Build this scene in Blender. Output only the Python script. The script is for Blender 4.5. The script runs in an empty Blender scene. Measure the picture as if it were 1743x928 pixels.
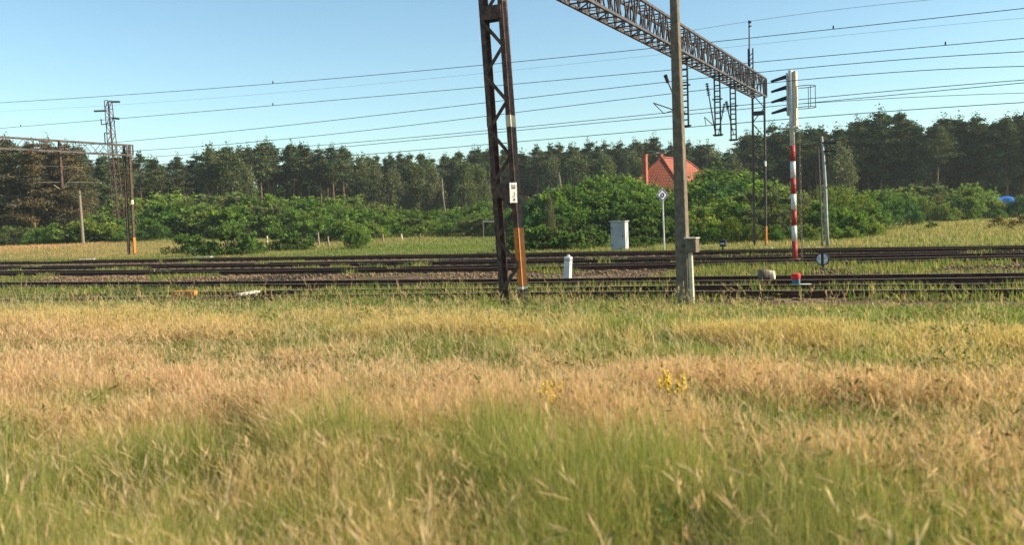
import bpy, math, random
import numpy as np

# ------------------------------------------------------------------ camera, sky, sun, exposure
PW, PH, FPX = 1743.0, 928.0, 1530.0
EYE = np.array([0.0, 0.0, 1.9])
_X = np.array([2904.0, 13.0, 1530.0]); _X /= np.linalg.norm(_X)
_Y = np.array([806.0, 119.0, -1530.0]); _Y -= _X * (_X @ _Y); _Y /= np.linalg.norm(_Y)
_Z = np.cross(_X, _Y)
ROT = np.array([_X, _Y, _Z])                       # world = ROT @ camera

scene = bpy.context.scene
col = scene.collection
cam_d = bpy.data.cameras.new("camera"); cam = bpy.data.objects.new("camera", cam_d); col.objects.link(cam)
from mathutils import Matrix, Vector
M4 = Matrix.Identity(4)
for i in range(3):
    for j in range(3): M4[i][j] = ROT[i][j]
M4[0][3], M4[1][3], M4[2][3] = EYE
cam.matrix_world = M4
cam_d.sensor_width = 36.0; cam_d.lens = FPX / PW * 36.0
cam_d.clip_start = 0.1; cam_d.clip_end = 6000
scene.camera = cam
cam_d.dof.use_dof = True; cam_d.dof.focus_distance = 40.0; cam_d.dof.aperture_fstop = 2.0

SUN_AZ, SUN_EL = math.radians(20), math.radians(31)     # azimuth from the rail direction (+X) towards the forest (+Y)
world = bpy.data.worlds.new("World"); scene.world = world; world.use_nodes = True
wn = world.node_tree.nodes; wl = world.node_tree.links
sky = wn.new("ShaderNodeTexSky"); sky.sky_type = 'NISHITA'; sky.sun_disc = False
sky.sun_elevation = SUN_EL; sky.sun_rotation = math.radians(90) - SUN_AZ
sky.air_density = 1.0; sky.dust_density = 0.35; sky.ozone_density = 1.4; sky.altitude = 100
tint = wn.new("ShaderNodeMix"); tint.data_type = 'RGBA'; tint.blend_type = 'MULTIPLY'; tint.inputs[0].default_value = 1.0
tint.inputs[7].default_value = (.91, 1.05, 1.0, 1); wl.new(sky.outputs[0], tint.inputs[6])
wl.new(tint.outputs[2], wn["Background"].inputs[0]); wn["Background"].inputs[1].default_value = 0.095
sd = bpy.data.lights.new("sun", 'SUN'); sun = bpy.data.objects.new("sun", sd); col.objects.link(sun)
sd.energy = 5.0; sd.angle = math.radians(0.53); sd.color = (1.0, 0.84, 0.60)
sdir = Vector((math.cos(SUN_EL) * math.cos(SUN_AZ), math.cos(SUN_EL) * math.sin(SUN_AZ), math.sin(SUN_EL)))
sun.rotation_euler = sdir.to_track_quat('Z', 'Y').to_euler()
vs = scene.view_settings
vs.view_transform = 'Standard'; vs.look = 'None'; vs.gamma = 1.0; vs.exposure = 0.92
scene.cycles.max_bounces = 6; scene.cycles.transparent_max_bounces = 4

# ------------------------------------------------------------------ measuring helpers
def ray(px, py): return ROT @ np.array([px - PW / 2, PH / 2 - py, -FPX])
def PY(px, py, y):
    d = ray(px, py); return EYE + d * (y / d[1])
def PD(px, py, depth): return EYE + ray(px, py) * (depth / FPX)
def G(px, py, z=0.0):
    d = ray(px, py); return EYE + d * ((z - EYE[2]) / d[2])
def V(a): return Vector((float(a[0]), float(a[1]), float(a[2])))

rng = np.random.default_rng(7); random.seed(7)
_lat = np.random.default_rng(3).random((64, 64))
def noise2(x, y):
    x = np.asarray(x, float); y = np.asarray(y, float)
    xi = np.floor(x).astype(int); yi = np.floor(y).astype(int)
    fx = x - xi; fy = y - yi; fx = fx * fx * (3 - 2 * fx); fy = fy * fy * (3 - 2 * fy)
    g = lambda a, b: _lat[a % 64, b % 64]
    return (g(xi, yi) * (1 - fx) + g(xi + 1, yi) * fx) * (1 - fy) + (g(xi, yi + 1) * (1 - fx) + g(xi + 1, yi + 1) * fx) * fy
def fbm(x, y, o=3):
    s = 0; a = .5; t = 0
    for k in range(o):
        s = s + a * noise2(x * 2 ** k + 17.3 * k, y * 2 ** k + 5.1 * k); t += a; a *= .5
    return s / t

def ss(a, b, v):
    t = np.clip((np.asarray(v, float) - a) / (b - a), 0, 1); return t * t * (3 - 2 * t)

# ------------------------------------------------------------------ materials
def newmat(name):
    m = bpy.data.materials.new(name); m.use_nodes = True
    nt = m.node_tree
    for n in list(nt.nodes): nt.nodes.remove(n)
    return m, nt.nodes, nt.links
def mixc(n, l, fac, a, b, mode='MIX'):
    x = n.new("ShaderNodeMix"); x.data_type = 'RGBA'; x.blend_type = mode
    for sock, v in ((x.inputs[0], fac), (x.inputs[6], a), (x.inputs[7], b)):
        if isinstance(v, bpy.types.NodeSocket): l.new(v, sock)
        elif isinstance(v, (int, float)): sock.default_value = v
        else: sock.default_value = (*v, 1)
    return x.outputs[2]
def nnoise(n, l, vec, scale, detail=4, rough=.6):
    t = n.new("ShaderNodeTexNoise"); t.inputs["Scale"].default_value = scale
    t.inputs["Detail"].default_value = detail; t.inputs["Roughness"].default_value = rough
    if vec is not None: l.new(vec, t.inputs["Vector"])
    return t.outputs["Fac"]
def ramp(n, l, val, a, b):
    r = n.new("ShaderNodeMapRange"); r.inputs[1].default_value = a; r.inputs[2].default_value = b
    l.new(val, r.inputs[0]); r.interpolation_type = 'SMOOTHSTEP'; return r.outputs[0]
def math_(n, l, op, a, b):
    x = n.new("ShaderNodeMath"); x.operation = op
    for s, v in ((x.inputs[0], a), (x.inputs[1], b)):
        if isinstance(v, bpy.types.NodeSocket): l.new(v, s)
        else: s.default_value = v
    return x.outputs[0]

def mk(name, c1, c2=None, scale=6.0, rough=.7, metal=0.0, bump=0.0, lo=.35, hi=.65, dirt=0.0):
    """a worn surface: two base colours mixed by noise, with a fine bump"""
    m, n, l = newmat(name)
    o = n.new("ShaderNodeOutputMaterial"); b = n.new("ShaderNodeBsdfPrincipled")
    l.new(b.outputs[0], o.inputs[0])
    g = n.new("ShaderNodeNewGeometry")
    c2 = c2 or tuple(v * .7 for v in c1)
    f = ramp(n, l, nnoise(n, l, g.outputs["Position"], scale, 5), lo, hi)
    cc = mixc(n, l, f, c1, c2)
    if dirt:                                                    # rusty streaks running down the paint
        mp = n.new("ShaderNodeVectorMath"); mp.operation = 'MULTIPLY'; mp.inputs[1].default_value = (9, 9, 1.6); l.new(g.outputs["Position"], mp.inputs[0])
        cc = mixc(n, l, math_(n, l, 'MULTIPLY', ramp(n, l, nnoise(n, l, mp.outputs[0], 2.2, 5, .65), .48, .72), dirt), cc, (.17, .12, .085))
    l.new(cc, b.inputs["Base Color"])
    b.inputs["Roughness"].default_value = rough; b.inputs["Metallic"].default_value = metal; b.inputs["Specular IOR Level"].default_value = .15 if rough >= .75 else .4
    if bump:
        bp = n.new("ShaderNodeBump"); bp.inputs["Strength"].default_value = bump; bp.inputs["Distance"].default_value = .02
        l.new(nnoise(n, l, g.outputs["Position"], scale * 6, 3), bp.inputs["Height"]); l.new(bp.outputs[0], b.inputs["Normal"])
    return m

def mk_leaf(name, trans=.35, tint=(1, 1, 1)):
    m, n, l = newmat(name)
    o = n.new("ShaderNodeOutputMaterial"); a = n.new("ShaderNodeAttribute"); a.attribute_name = "Col"
    d = n.new("ShaderNodeBsdfDiffuse"); t = n.new("ShaderNodeBsdfTranslucent"); mx = n.new("ShaderNodeMixShader")
    mx.inputs[0].default_value = trans
    c = mixc(n, l, 1.0, a.outputs["Color"], tint, 'MULTIPLY')
    l.new(c, d.inputs[0]); l.new(mixc(n, l, 1.0, c, (1.15, 1.15, .8), 'MULTIPLY'), t.inputs[0])
    l.new(d.outputs[0], mx.inputs[1]); l.new(t.outputs[0], mx.inputs[2]); l.new(mx.outputs[0], o.inputs[0])
    return m

MAT = dict(
    rust=mk("rusty_steel", (.14, .085, .068), (.06, .040, .035), 9, .75, .1, .3),
    darkiron=mk("dark_painted_iron", (.035, .030, .032), (.06, .045, .04), 8, .6, .1),
    beam=mk("weathered_grey_steel", (.115, .095, .095), (.055, .046, .047), 5, .6, .2),
    drop=mk("dark_green_steel", (.022, .028, .027), (.04, .04, .035), 7, .6, .1),
    orange=mk("orange_paint", (.62, .21, .035), (.5, .15, .03), 8, .7, dirt=0.55),
    cream=mk("cream_paint", (.72, .62, .45), (.6, .5, .36), 12, .7, dirt=0.4),
    white=mk("white_paint", (.78, .77, .73), (.62, .61, .57), 14, .6, dirt=0.5),
    whitegrey=mk("white_grey_paint", (.62, .62, .60), (.5, .5, .48), 9, .6, dirt=0.5),
    red=mk("red_paint", (.42, .035, .03), (.3, .03, .025), 10, .6, dirt=0.5),
    brightred=mk("bright_red_plastic", (.75, .03, .025), (.6, .02, .02), 10, .45),
    teal=mk("teal_paint", (.06, .20, .24), (.05, .14, .17), 10, .6),
    black=mk("black_paint", (.014, .015, .017), (.025, .025, .026), 8, .55),
    ink=mk("dark_ink", (.02, .02, .025), None, 10, .7),
    blue=mk("blue_paint", (.012, .03, .14), (.015, .04, .17), 10, .5),
    tarp=mk("blue_tarpaulin", (.02, .16, .75), (.05, .28, .8), 2.5, .5, 0, .2),
    concrete=mk("weathered_concrete", (.20, .165, .125), (.13, .105, .08), 7, .9, 0, .4),
    paleconcrete=mk("pale_concrete", (.66, .62, .55), (.5, .46, .4), 6, .9, 0, .3, dirt=0.35),
    oldconcrete=mk("old_brown_concrete", (.20, .165, .12), (.12, .10, .075), 6, .9, 0, .5),
    wood=mk("grey_wood", (.28, .24, .18), (.17, .14, .1), 12, .9, 0, .3),
    palewood=mk("pale_wood", (.62, .55, .40), (.45, .38, .26), 12, .9, 0, .3),
    railside=mk("rusty_rail_steel", (.105, .050, .030), (.055, .030, .020), 5, .75, .2, .2),
    railtop=mk("worn_rail_head", (.46, .41, .36), (.34, .27, .21), 3, .5, .25),
    sleeper=mk("tarred_sleeper", (.045, .030, .022), (.075, .055, .04), 4, .95, 0, .4),
    stone=mk("crushed_stone", (.26, .185, .115), (.11, .075, .047), 3, .95, 0, .3),
    chimney=mk("chimney_brick", (.40, .13, .09), (.30, .09, .06), 6, .9, 0, .3),
    plaster=mk("cream_plaster", (.6, .52, .4), (.5, .43, .33), 3, .9),
    wire=mk("dark_wire", (.028, .034, .042), (.02, .02, .025), 3, .6),
    cabinetgrey=mk("cabinet_grey_paint", (.42, .45, .49), (.34, .36, .38), 3, .6, dirt=0.4),
    mastgrey=mk("grey_galvanised", (.42, .41, .39), (.28, .27, .25), 4, .6),
    glass=mk("dark_glass", (.02, .02, .022), None, 3, .15),
    bark=mk("pine_bark", (.30, .19, .12), (.18, .125, .09), 3, .95, 0, .5),
    palebark=mk("pale_bark", (.30, .27, .23), (.16, .13, .11), 3, .95, 0, .4),
    stem=mk("shrub_stem", (.10, .075, .045), (.07, .06, .04), 6, .95),
)
MAT['leaf'] = mk_leaf("leaf", .42); MAT['needle'] = mk_leaf("needle", .22); MAT['blade'] = mk_leaf("grass_blade", .5)

def mk_roof():
    m, n, l = newmat("red_clay_tiles")
    o = n.new("ShaderNodeOutputMaterial"); b = n.new("ShaderNodeBsdfPrincipled"); l.new(b.outputs[0], o.inputs[0])
    g = n.new("ShaderNodeNewGeometry"); uv = n.new("ShaderNodeUVMap")
    br = n.new("ShaderNodeTexBrick"); l.new(uv.outputs[0], br.inputs[0])
    br.inputs["Scale"].default_value = 1.0; br.inputs["Brick Width"].default_value = .30; br.inputs["Row Height"].default_value = .33
    br.inputs["Mortar Size"].default_value = .05; br.inputs["Color1"].default_value = (.26, .058, .022, 1)
    br.inputs["Color2"].default_value = (.32, .075, .028, 1); br.inputs["Mortar"].default_value = (.16, .03, .02, 1)
    f = ramp(n, l, nnoise(n, l, g.outputs["Position"], 1.2), .4, .7)
    l.new(mixc(n, l, f, br.outputs["Color"], (.29, .07, .028)), b.inputs["Base Color"])
    b.inputs["Roughness"].default_value = .75
    bp = n.new("ShaderNodeBump"); bp.inputs["Strength"].default_value = .6; bp.inputs["Distance"].default_value = .05
    l.new(br.outputs["Fac"], bp.inputs["Height"]); bp.invert = True; l.new(bp.outputs[0], b.inputs["Normal"])
    return m
MAT['roof'] = mk_roof()

# ------------------------------------------------------------------ mesh building helpers
class MB:
    def __init__(s): s.v = []; s.f = []; s.mi = []; s.m = 0
    def add(s, vs_, fs):
        o = len(s.v); s.v += [tuple(float(c) for c in p) for p in vs_]
        s.f += [tuple(i + o for i in f) for f in fs]; s.mi += [s.m] * len(fs); return s
    def box(s, c, size, rot=None):
        c = V(c); h = Vector(size) * .5; P_ = []
        for sx in (-1, 1):
            for sy in (-1, 1):
                for sz in (-1, 1):
                    p = Vector((sx * h.x, sy * h.y, sz * h.z))
                    if rot is not None: p = rot @ p
                    P_.append(c + p)
        return s.add(P_, [(0, 1, 3, 2), (4, 6, 7, 5), (0, 4, 5, 1), (2, 3, 7, 6), (0, 2, 6, 4), (1, 5, 7, 3)])
    def bar(s, p, q, w, h, side=(1, 0, 0), w2=None, h2=None):
        """rectangular bar p->q, w wide along side, h the other way, tapering to w2, h2"""
        p, q = V(p), V(q); d = (q - p).normalized(); sd_ = V(side); sd_ = (sd_ - d * sd_.dot(d))
        if sd_.length < 1e-4: sd_ = d.orthogonal()
        sd_.normalize(); u = d.cross(sd_); w2 = w2 or w; h2 = h2 or h
        P_ = [c + sd_ * (a * ww / 2) + u * (b * hh / 2) for c, ww, hh in ((p, w, h), (q, w2, h2)) for a, b in ((-1, -1), (1, -1), (1, 1), (-1, 1))]
        return s.add(P_, [(3, 2, 1, 0), (4, 5, 6, 7), (0, 1, 5, 4), (1, 2, 6, 5), (2, 3, 7, 6), (3, 0, 4, 7)])
    def tube(s, pts, r, n=6, caps=True):
        pts = [V(p) for p in pts]; rs = r if isinstance(r, (list, tuple)) else [r] * len(pts)
        ring = []; prev = None
        for i, p in enumerate(pts):
            d = (pts[min(i + 1, len(pts) - 1)] - pts[max(i - 1, 0)]).normalized()
            a = d.orthogonal() if prev is None else prev - d * prev.dot(d)
            a.normalize(); prev = a; b = d.cross(a)
            ring.append([p + (a * math.cos(2 * math.pi * k / n) + b * math.sin(2 * math.pi * k / n)) * rs[i] for k in range(n)])
        fs = []
        for i in range(len(pts) - 1):
            for k in range(n):
                fs.append((i * n + k, i * n + (k + 1) % n, (i + 1) * n + (k + 1) % n, (i + 1) * n + k))
        if caps: fs += [tuple(range(n - 1, -1, -1)), tuple(range((len(pts) - 1) * n, len(pts) * n))]
        return s.add([q for r_ in ring for q in r_], fs)
    def disc(s, c, axis, r, t, n=20):
        a = V(axis).normalized(); return s.tube([V(c) - a * t / 2, V(c) + a * t / 2], r, n)
    def poly(s, pts, t, axis):
        """flat outline given a thickness t along axis"""
        a = V(axis).normalized() * t; k = len(pts); A = [V(p) for p in pts]; B = [p + a for p in A]
        fs = [tuple(range(k)), tuple(range(2 * k - 1, k - 1, -1))] + [(i, i + k, (i + 1) % k + k, (i + 1) % k) for i in range(k)]
        return s.add(A + B, fs)
    def build(s, name, mats, parent=None, smooth=False, bevel=0.0):
        me = bpy.data.meshes.new(name); me.from_pydata(s.v, [], s.f)
        for m in (mats if isinstance(mats, (list, tuple)) else [mats]): me.materials.append(MAT[m] if isinstance(m, str) else m)
        me.polygons.foreach_set("material_index", s.mi)
        if smooth: me.polygons.foreach_set("use_smooth", [True] * len(s.f))
        me.update()
        o = bpy.data.objects.new(name, me); col.objects.link(o)
        if bevel:
            b = o.modifiers.new("bevel", 'BEVEL'); b.width = bevel; b.segments = 2; b.limit_method = 'ANGLE'
        if parent is not None:
            o.parent = parent; o.matrix_parent_inverse = parent.matrix_basis.inverted()
        return o

def tag(o, label, cat=None, group=None, kind=None):
    o["label"] = label
    if cat: o["category"] = cat
    if group: o["group"] = group
    if kind: o["kind"] = kind
    return o
def thing(name, label, cat, loc=(0, 0, 0), group=None, rz=0.0):
    o = bpy.data.objects.new(name, None); col.objects.link(o); o.empty_display_size = .2
    o.location = V(loc); o.rotation_euler = (0, 0, rz)
    o.matrix_basis = Matrix.Translation(V(loc)) @ Matrix.Rotation(rz, 4, 'Z')
    return tag(o, label, cat, group)

def mesh_np(name, co, faces_groups, mats, color=None, mat_idx=None):
    """fast mesh: co (N,3); faces_groups list of (M,k) index arrays"""
    me = bpy.data.meshes.new(name); co = np.asarray(co, np.float32)
    me.vertices.add(len(co)); me.vertices.foreach_set("co", co.ravel())
    tot = sum(g.size for g in faces_groups); nf = sum(len(g) for g in faces_groups)
    me.loops.add(tot); me.polygons.add(nf)
    me.loops.foreach_set("vertex_index", np.concatenate([g.ravel() for g in faces_groups]).astype(np.int32))
    sizes = np.concatenate([np.full(len(g), g.shape[1]) for g in faces_groups])
    starts = np.concatenate([[0], np.cumsum(sizes)[:-1]])
    me.polygons.foreach_set("loop_start", starts.astype(np.int32))
    if mat_idx is not None: me.polygons.foreach_set("material_index", mat_idx.astype(np.int32))
    for m in mats: me.materials.append(MAT[m] if isinstance(m, str) else m)
    if color is not None:
        a = me.color_attributes.new("Col", 'FLOAT_COLOR', 'POINT')
        c4 = np.ones((len(co), 4), np.float32); c4[:, :3] = color; a.data.foreach_set("color", c4.ravel())
    me.update(calc_edges=True)
    return me
def link_mesh(name, me, parent=None):
    o = bpy.data.objects.new(name, me); col.objects.link(o); o.parent = parent; return o

# ------------------------------------------------------------------ ground
def ground_z(x, y):
    x = np.asarray(x, float); y = np.asarray(y, float)
    near = (1 - ss(15.5, 17.5, y)) * (.10 * (fbm(x * .35, y * .35) - .5))
    far = ss(43, 60, y) * (.25 * (fbm(x * .06 + 9, y * .06) - .45))
    rise = .9 * ss(52, 100, y) * ss(14, 42, -x)
    bank = .75 * ss(45, 58, y) * ss(62, 82, -x)
    return near + far * .6 + rise + bank

def build_ground():
    ys = np.concatenate([[-400, -60, -15, -4], np.arange(-1, 22, .5), np.arange(22, 60, 1.0), np.arange(60, 180, 5), [200, 260, 400, 800, 1600, 3500]])
    xs = np.concatenate([[-3500, -1600, -700, -350, -250], np.arange(-200, -44, 4), np.arange(-44, 12, .7), np.arange(12, 60, 4), [80, 150, 300, 700, 1600, 3500]])
    XX, YY = np.meshgrid(xs, ys); ZZ = ground_z(XX, YY)
    co = np.stack([XX, YY, ZZ], -1).reshape(-1, 3); nx = len(xs); ny = len(ys)
    i = (np.arange(ny - 1)[:, None] * nx + np.arange(nx - 1)[None]).ravel()
    m, n, l = newmat("ground_soil")
    o = n.new("ShaderNodeOutputMaterial"); b = n.new("ShaderNodeBsdfPrincipled"); l.new(b.outputs[0], o.inputs[0])
    b.inputs["Roughness"].default_value = 1.0; b.inputs["Specular IOR Level"].default_value = .1
    g = n.new("ShaderNodeNewGeometry"); pos = g.outputs["Position"]
    sp = n.new("ShaderNodeSeparateXYZ"); l.new(pos, sp.inputs[0]); y = sp.outputs[1]
    wob = math_(n, l, 'ADD', y, math_(n, l, 'MULTIPLY', math_(n, l, 'SUBTRACT', nnoise(n, l, pos, .45, 4), .5), 3.0))
    # field under the tall grass
    field = mixc(n, l, ramp(n, l, nnoise(n, l, pos, .6), .4, .6), (.17, .15, .055), (.10, .13, .035))
    # ballast: brown gravel with pale and dark stones
    fine = nnoise(n, l, pos, 22, 3, .7)
    ball = mixc(n, l, ramp(n, l, fine, .35, .65), (.050, .032, .021), (.15, .10, .064))
    ball = mixc(n, l, ramp(n, l, nnoise(n, l, pos, .5, 4), .48, .62), ball, (.20, .145, .09))
    weed = mixc(n, l, ramp(n, l, nnoise(n, l, pos, 6, 4), .35, .65), (.085, .12, .03), (.16, .17, .055))
    ball = mixc(n, l, math_(n, l, 'MULTIPLY', ramp(n, l, nnoise(n, l, pos, .33, 5), .50, .60), .75), ball, weed)
    # meadow beyond the tracks
    mead = mixc(n, l, ramp(n, l, nnoise(n, l, pos, .10, 4), .42, .60), (.12, .19, .045), (.26, .23, .085))
    mead = mixc(n, l, ramp(n, l, nnoise(n, l, pos, 2.5, 4), .35, .7), mead, (.19, .18, .06))
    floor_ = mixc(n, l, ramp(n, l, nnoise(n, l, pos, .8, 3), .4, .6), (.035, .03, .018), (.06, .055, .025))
    c = mixc(n, l, ramp(n, l, math_(n, l, 'SUBTRACT', wob, math_(n, l, 'MULTIPLY', sp.outputs[0], .10)), 18.0, 19.2), field, ball)
    c = mixc(n, l, ramp(n, l, wob, 41.8, 43.2), c, mead)
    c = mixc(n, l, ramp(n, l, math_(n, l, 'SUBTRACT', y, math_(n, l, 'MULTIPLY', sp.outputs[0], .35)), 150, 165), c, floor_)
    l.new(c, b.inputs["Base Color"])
    bp = n.new("ShaderNodeBump"); bp.inputs["Strength"].default_value = .8; bp.inputs["Distance"].default_value = .05
    l.new(fine, bp.inputs["Height"]); l.new(bp.outputs[0], b.inputs["Normal"])
    me = mesh_np("ground", co, [np.stack([i, i + 1, i + nx + 1, i + nx], 1)], [m])
    me.polygons.foreach_set("use_smooth", np.ones(len(me.polygons), bool))
    tag(link_mesh("ground", me), "flat railway ground, grassy in front, stony under the rails, meadow beyond", None, None, "structure")
build_ground()
def build_haze():
    m, n, l = newmat("summer_haze"); o = n.new("ShaderNodeOutputMaterial"); v = n.new("ShaderNodeVolumePrincipled")
    v.inputs["Color"].default_value = (.80, .88, .95, 1); v.inputs["Density"].default_value = .00028; v.inputs["Anisotropy"].default_value = .2
    l.new(v.outputs[0], o.inputs["Volume"]); MAT['haze'] = m
    tag(MB().box((0, 1600, 10.5), (7400, 4200, 24)).build("haze", "haze"), "thin pale summer haze over the whole yard and forest", None, None, "stuff")
build_haze()

# ------------------------------------------------------------------ railway tracks
RZ = 0.17
TRACK_PX = [
    ("nearest rusty railway track, half sunk in the edge of the tall grass", [(0, 509), (440, 505), (840, 497), (1280, 493), (1743, 493.5)]),
    ("second railway track from the grass, passing right behind the stout white post", [(0, 486), (440, 483.5), (840, 481), (1240, 478), (1743, 471)]),
    ("third railway track, beyond the strip of brown stones behind the white post", [(0, 464), (440, 461.5), (840, 454.5), (1240, 447.5), (1743, 439)]),
    ("fourth railway track, running past the red foot of the striped signal", [(0, 455), (440, 450), (840, 444), (1240, 437), (1743, 430)]),
    ("farthest railway track, along the meadow edge in front of the grey cabinet", [(0, 447), (440, 440), (840, 433), (1240, 427), (1743, 420.5)]),
]
def track_curve(pts):
    P_ = np.array([G(a, b, RZ)[:2] for a, b in pts])
    x0, x1 = P_[:, 0].min(), P_[:, 0].max()
    c = np.polyfit(P_[:, 0], P_[:, 1], 2); dc = np.polyder(c)
    def y(x):
        x = np.asarray(x, float); xc = np.clip(x, x0, x1 + 1)
        return np.polyval(c, xc) + np.polyval(dc, xc) * (x - xc)
    return y, x0, x1
def rail_profile():
    half = [(.0675, 0), (.0675, .012), (.012, .03), (.0085, .11), (.034, .122), (.034, .158), (.028, .168)]
    return half + [(-a, b) for a, b in reversed(half)]
TRACKS = []
SLEEP_ME = MB().box((0, 0, 0), (.24, 2.5, .16)).build("sleeper", "sleeper").data
for o in list(col.objects):
    if o.name == "sleeper": bpy.data.objects.remove(o)
for lab, pts in TRACK_PX:
    yf, x0, x1 = track_curve(pts); TRACKS.append((yf, x0, x1))
    xs = np.concatenate([np.arange(-160, x0, 4.0), np.arange(x0, x1, .9), np.arange(x1, 45, 3.0)])
    t = thing("railway_track", lab, "railway track", (0, float(yf(0)), 0), "parallel railway tracks of the yard")
    prof = rail_profile(); k = len(prof)
    for off in (0.0, 1.505):
        V_, F_, MI = [], [], []
        for i, x in enumerate(xs):
            a = math.atan2(float(yf(x + .05) - yf(x - .05)), .1); nx_, ny_ = -math.sin(a), math.cos(a)
            wob = .012 * math.sin(x * .9 + off) ; zw = .006 * math.sin(x * .53 + off * 3)
            for (w, h) in prof:
                V_.append((x + nx_ * (off + w + wob), float(yf(x)) + ny_ * (off + w + wob), RZ - .168 + h + zw))
        for i in range(len(xs) - 1):
            for j in range(k):
                F_.append((i * k + j, i * k + (j + 1) % k, (i + 1) * k + (j + 1) % k, (i + 1) * k + j)); MI.append(1 if j == 6 else 0)
        mb = MB(); mb.v = V_; mb.f = F_; mb.mi = MI
        mb.build("rail", ["railside", "railtop"], t)
    # sleepers: the hundred that show, the rest as one part
    sx = np.arange(x0 - 8, x1 + 12, .62)
    vis = (x0 + x1) / 2
    order = np.argsort(np.abs(sx - (x1 - min(31, (x1 - x0) / 2)))); near = set(order[:100].tolist()); rest = MB()
    for i, x in enumerate(sx):
        a = math.atan2(float(yf(x + .05) - yf(x - .05)), .1)
        c = Vector((x - math.sin(a) * .75, float(yf(x)) + math.cos(a) * .75, -.055 + random.uniform(-.008, .012)))
        ra = a + random.uniform(-.02, .02)
        if i in near:
            s = bpy.data.objects.new("sleeper", SLEEP_ME); col.objects.link(s); s.parent = t
            s.location = c - t.location; s.rotation_euler = (0, 0, ra)
        else: rest.box(c, (.24, 2.5, .16), Matrix.Rotation(ra, 3, 'Z'))
    if rest.v:
        r = rest.build("sleeper", "sleeper", t); r["kind"] = "stuff"

# crushed stones: one mass nobody could count
def stones():
    N = 30000
    x = rng.uniform(-70, 6, N); y = rng.uniform(17.5, 43, N)
    y2 = TRACKS[1][0](x) + 1.5; y3 = TRACKS[2][0](x)
    k = rng.random(N) < .35; y = np.where(k, y2 + .5 + (y3 - y2 - .9) * rng.random(N), y)     # the heap between second and third track
    y1 = TRACKS[0][0](x) + 1.5
    k2 = (rng.random(N) < .40) & (x > -20) & (x < -7.5); y = np.where(k2, y1 + .3 + rng.random(N) * 1.1, y)
    keep = (x > -1.75 * y - 3) & (x < .15 * y + 2) & (fbm(x * .5, y * .5) > .36)
    x, y, k, k2 = x[keep], y[keep], k[keep], k2[keep]; N = len(x)
    mid = np.clip(1 - np.abs((y - (y2[keep] + y3[keep]) / 2) / ((y3[keep] - y2[keep]) / 2)), 0, 1)
    z = np.where(k, .10 * mid * rng.random(N), 0.0)
    base = np.array([(1, 0, 0), (-1, 0, 0), (0, 1, 0), (0, -1, 0), (0, 0, 1), (0, 0, -1.)])
    fa = np.array([(0, 2, 4), (2, 1, 4), (1, 3, 4), (3, 0, 4), (2, 0, 5), (1, 2, 5), (3, 1, 5), (0, 3, 5)])
    s = rng.uniform(.022, .06, N) * np.where(k, 1.25, 1)
    ang = rng.uniform(0, 6.28, N); ca, sa = np.cos(ang), np.sin(ang)
    co = base[None] * (s[:, None, None] * rng.uniform(.6, 1.3, (N, 6, 1))) * np.array([1, 1, .75])
    xy = np.stack([co[..., 0] * ca[:, None] - co[..., 1] * sa[:, None], co[..., 0] * sa[:, None] + co[..., 1] * ca[:, None], co[..., 2]], -1)
    co = xy + np.stack([x, y, z + .01], -1)[:, None]
    fs = (fa[None] + 6 * np.arange(N)[:, None, None]).reshape(-1, 3)
    mi = np.repeat(np.where(k2, 1, 0), 8)
    me = mesh_np("ballast_stones", co.reshape(-1, 3), [fs], ["stone", "paleconcrete"], mat_idx=mi)
    tag(link_mesh("ballast_stones", me), "loose brown and pale crushed stones scattered and heaped between the rails", "gravel", None, "stuff")
stones()

# ------------------------------------------------------------------ portals carrying the overhead line
def lattice_leg(b0, t0, spread, name_parent, m, matname, bands=(), lace_step=.62, plates=(), dx=.11, dy=.24, lace=.05):
    """two channel posts a spread apart along the rails, flat lacing on the front; b0/t0 foot and top centre"""
    b0, t0 = V(b0), V(t0)
    H = t0.z - b0.z
    at = lambda sgn, z: b0.lerp(t0, (z - b0.z) / H) + Vector((sgn * spread / 2, 0, 0))
    leg = MB()
    for sgn in (-1, 1):
        p, q = at(sgn, b0.z), at(sgn, t0.z)
        w = .012
        leg.bar(p + Vector((sgn * dx / 2 - sgn * w / 2, 0, 0)), q + Vector((sgn * dx / 2 - sgn * w / 2, 0, 0)), w, dy)           # web, outward face
        for s2 in (-1, 1):
            o_ = Vector((-sgn * .008, s2 * (dy / 2 - .008), 0)); leg.bar(p + o_, q + o_, dx - .02, .014)                       # flanges
    z = b0.z + .35; up = True; front = Vector((0, -dy / 2 - .012, 0))
    while z < t0.z - .5:
        a = at(-1 if up else 1, z) + front; b = at(1 if up else -1, z + lace_step) + front
        leg.bar(a, b, lace, .016, (0, 0, 1)); z += lace_step + .03; up = not up
    for (z0, z1) in plates:
        c = (at(-1, (z0 + z1) / 2) + at(1, (z0 + z1) / 2)) / 2
        leg.box(c + Vector((0, -dy / 2 - .03, 0)), (spread + .06, .016, z1 - z0))
        leg.box(c + Vector((0, dy / 2 + .02, 0)), (spread + .06, .016, z1 - z0))
    return leg.build("lattice_leg", matname, name_parent), at, dx, dy

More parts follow.
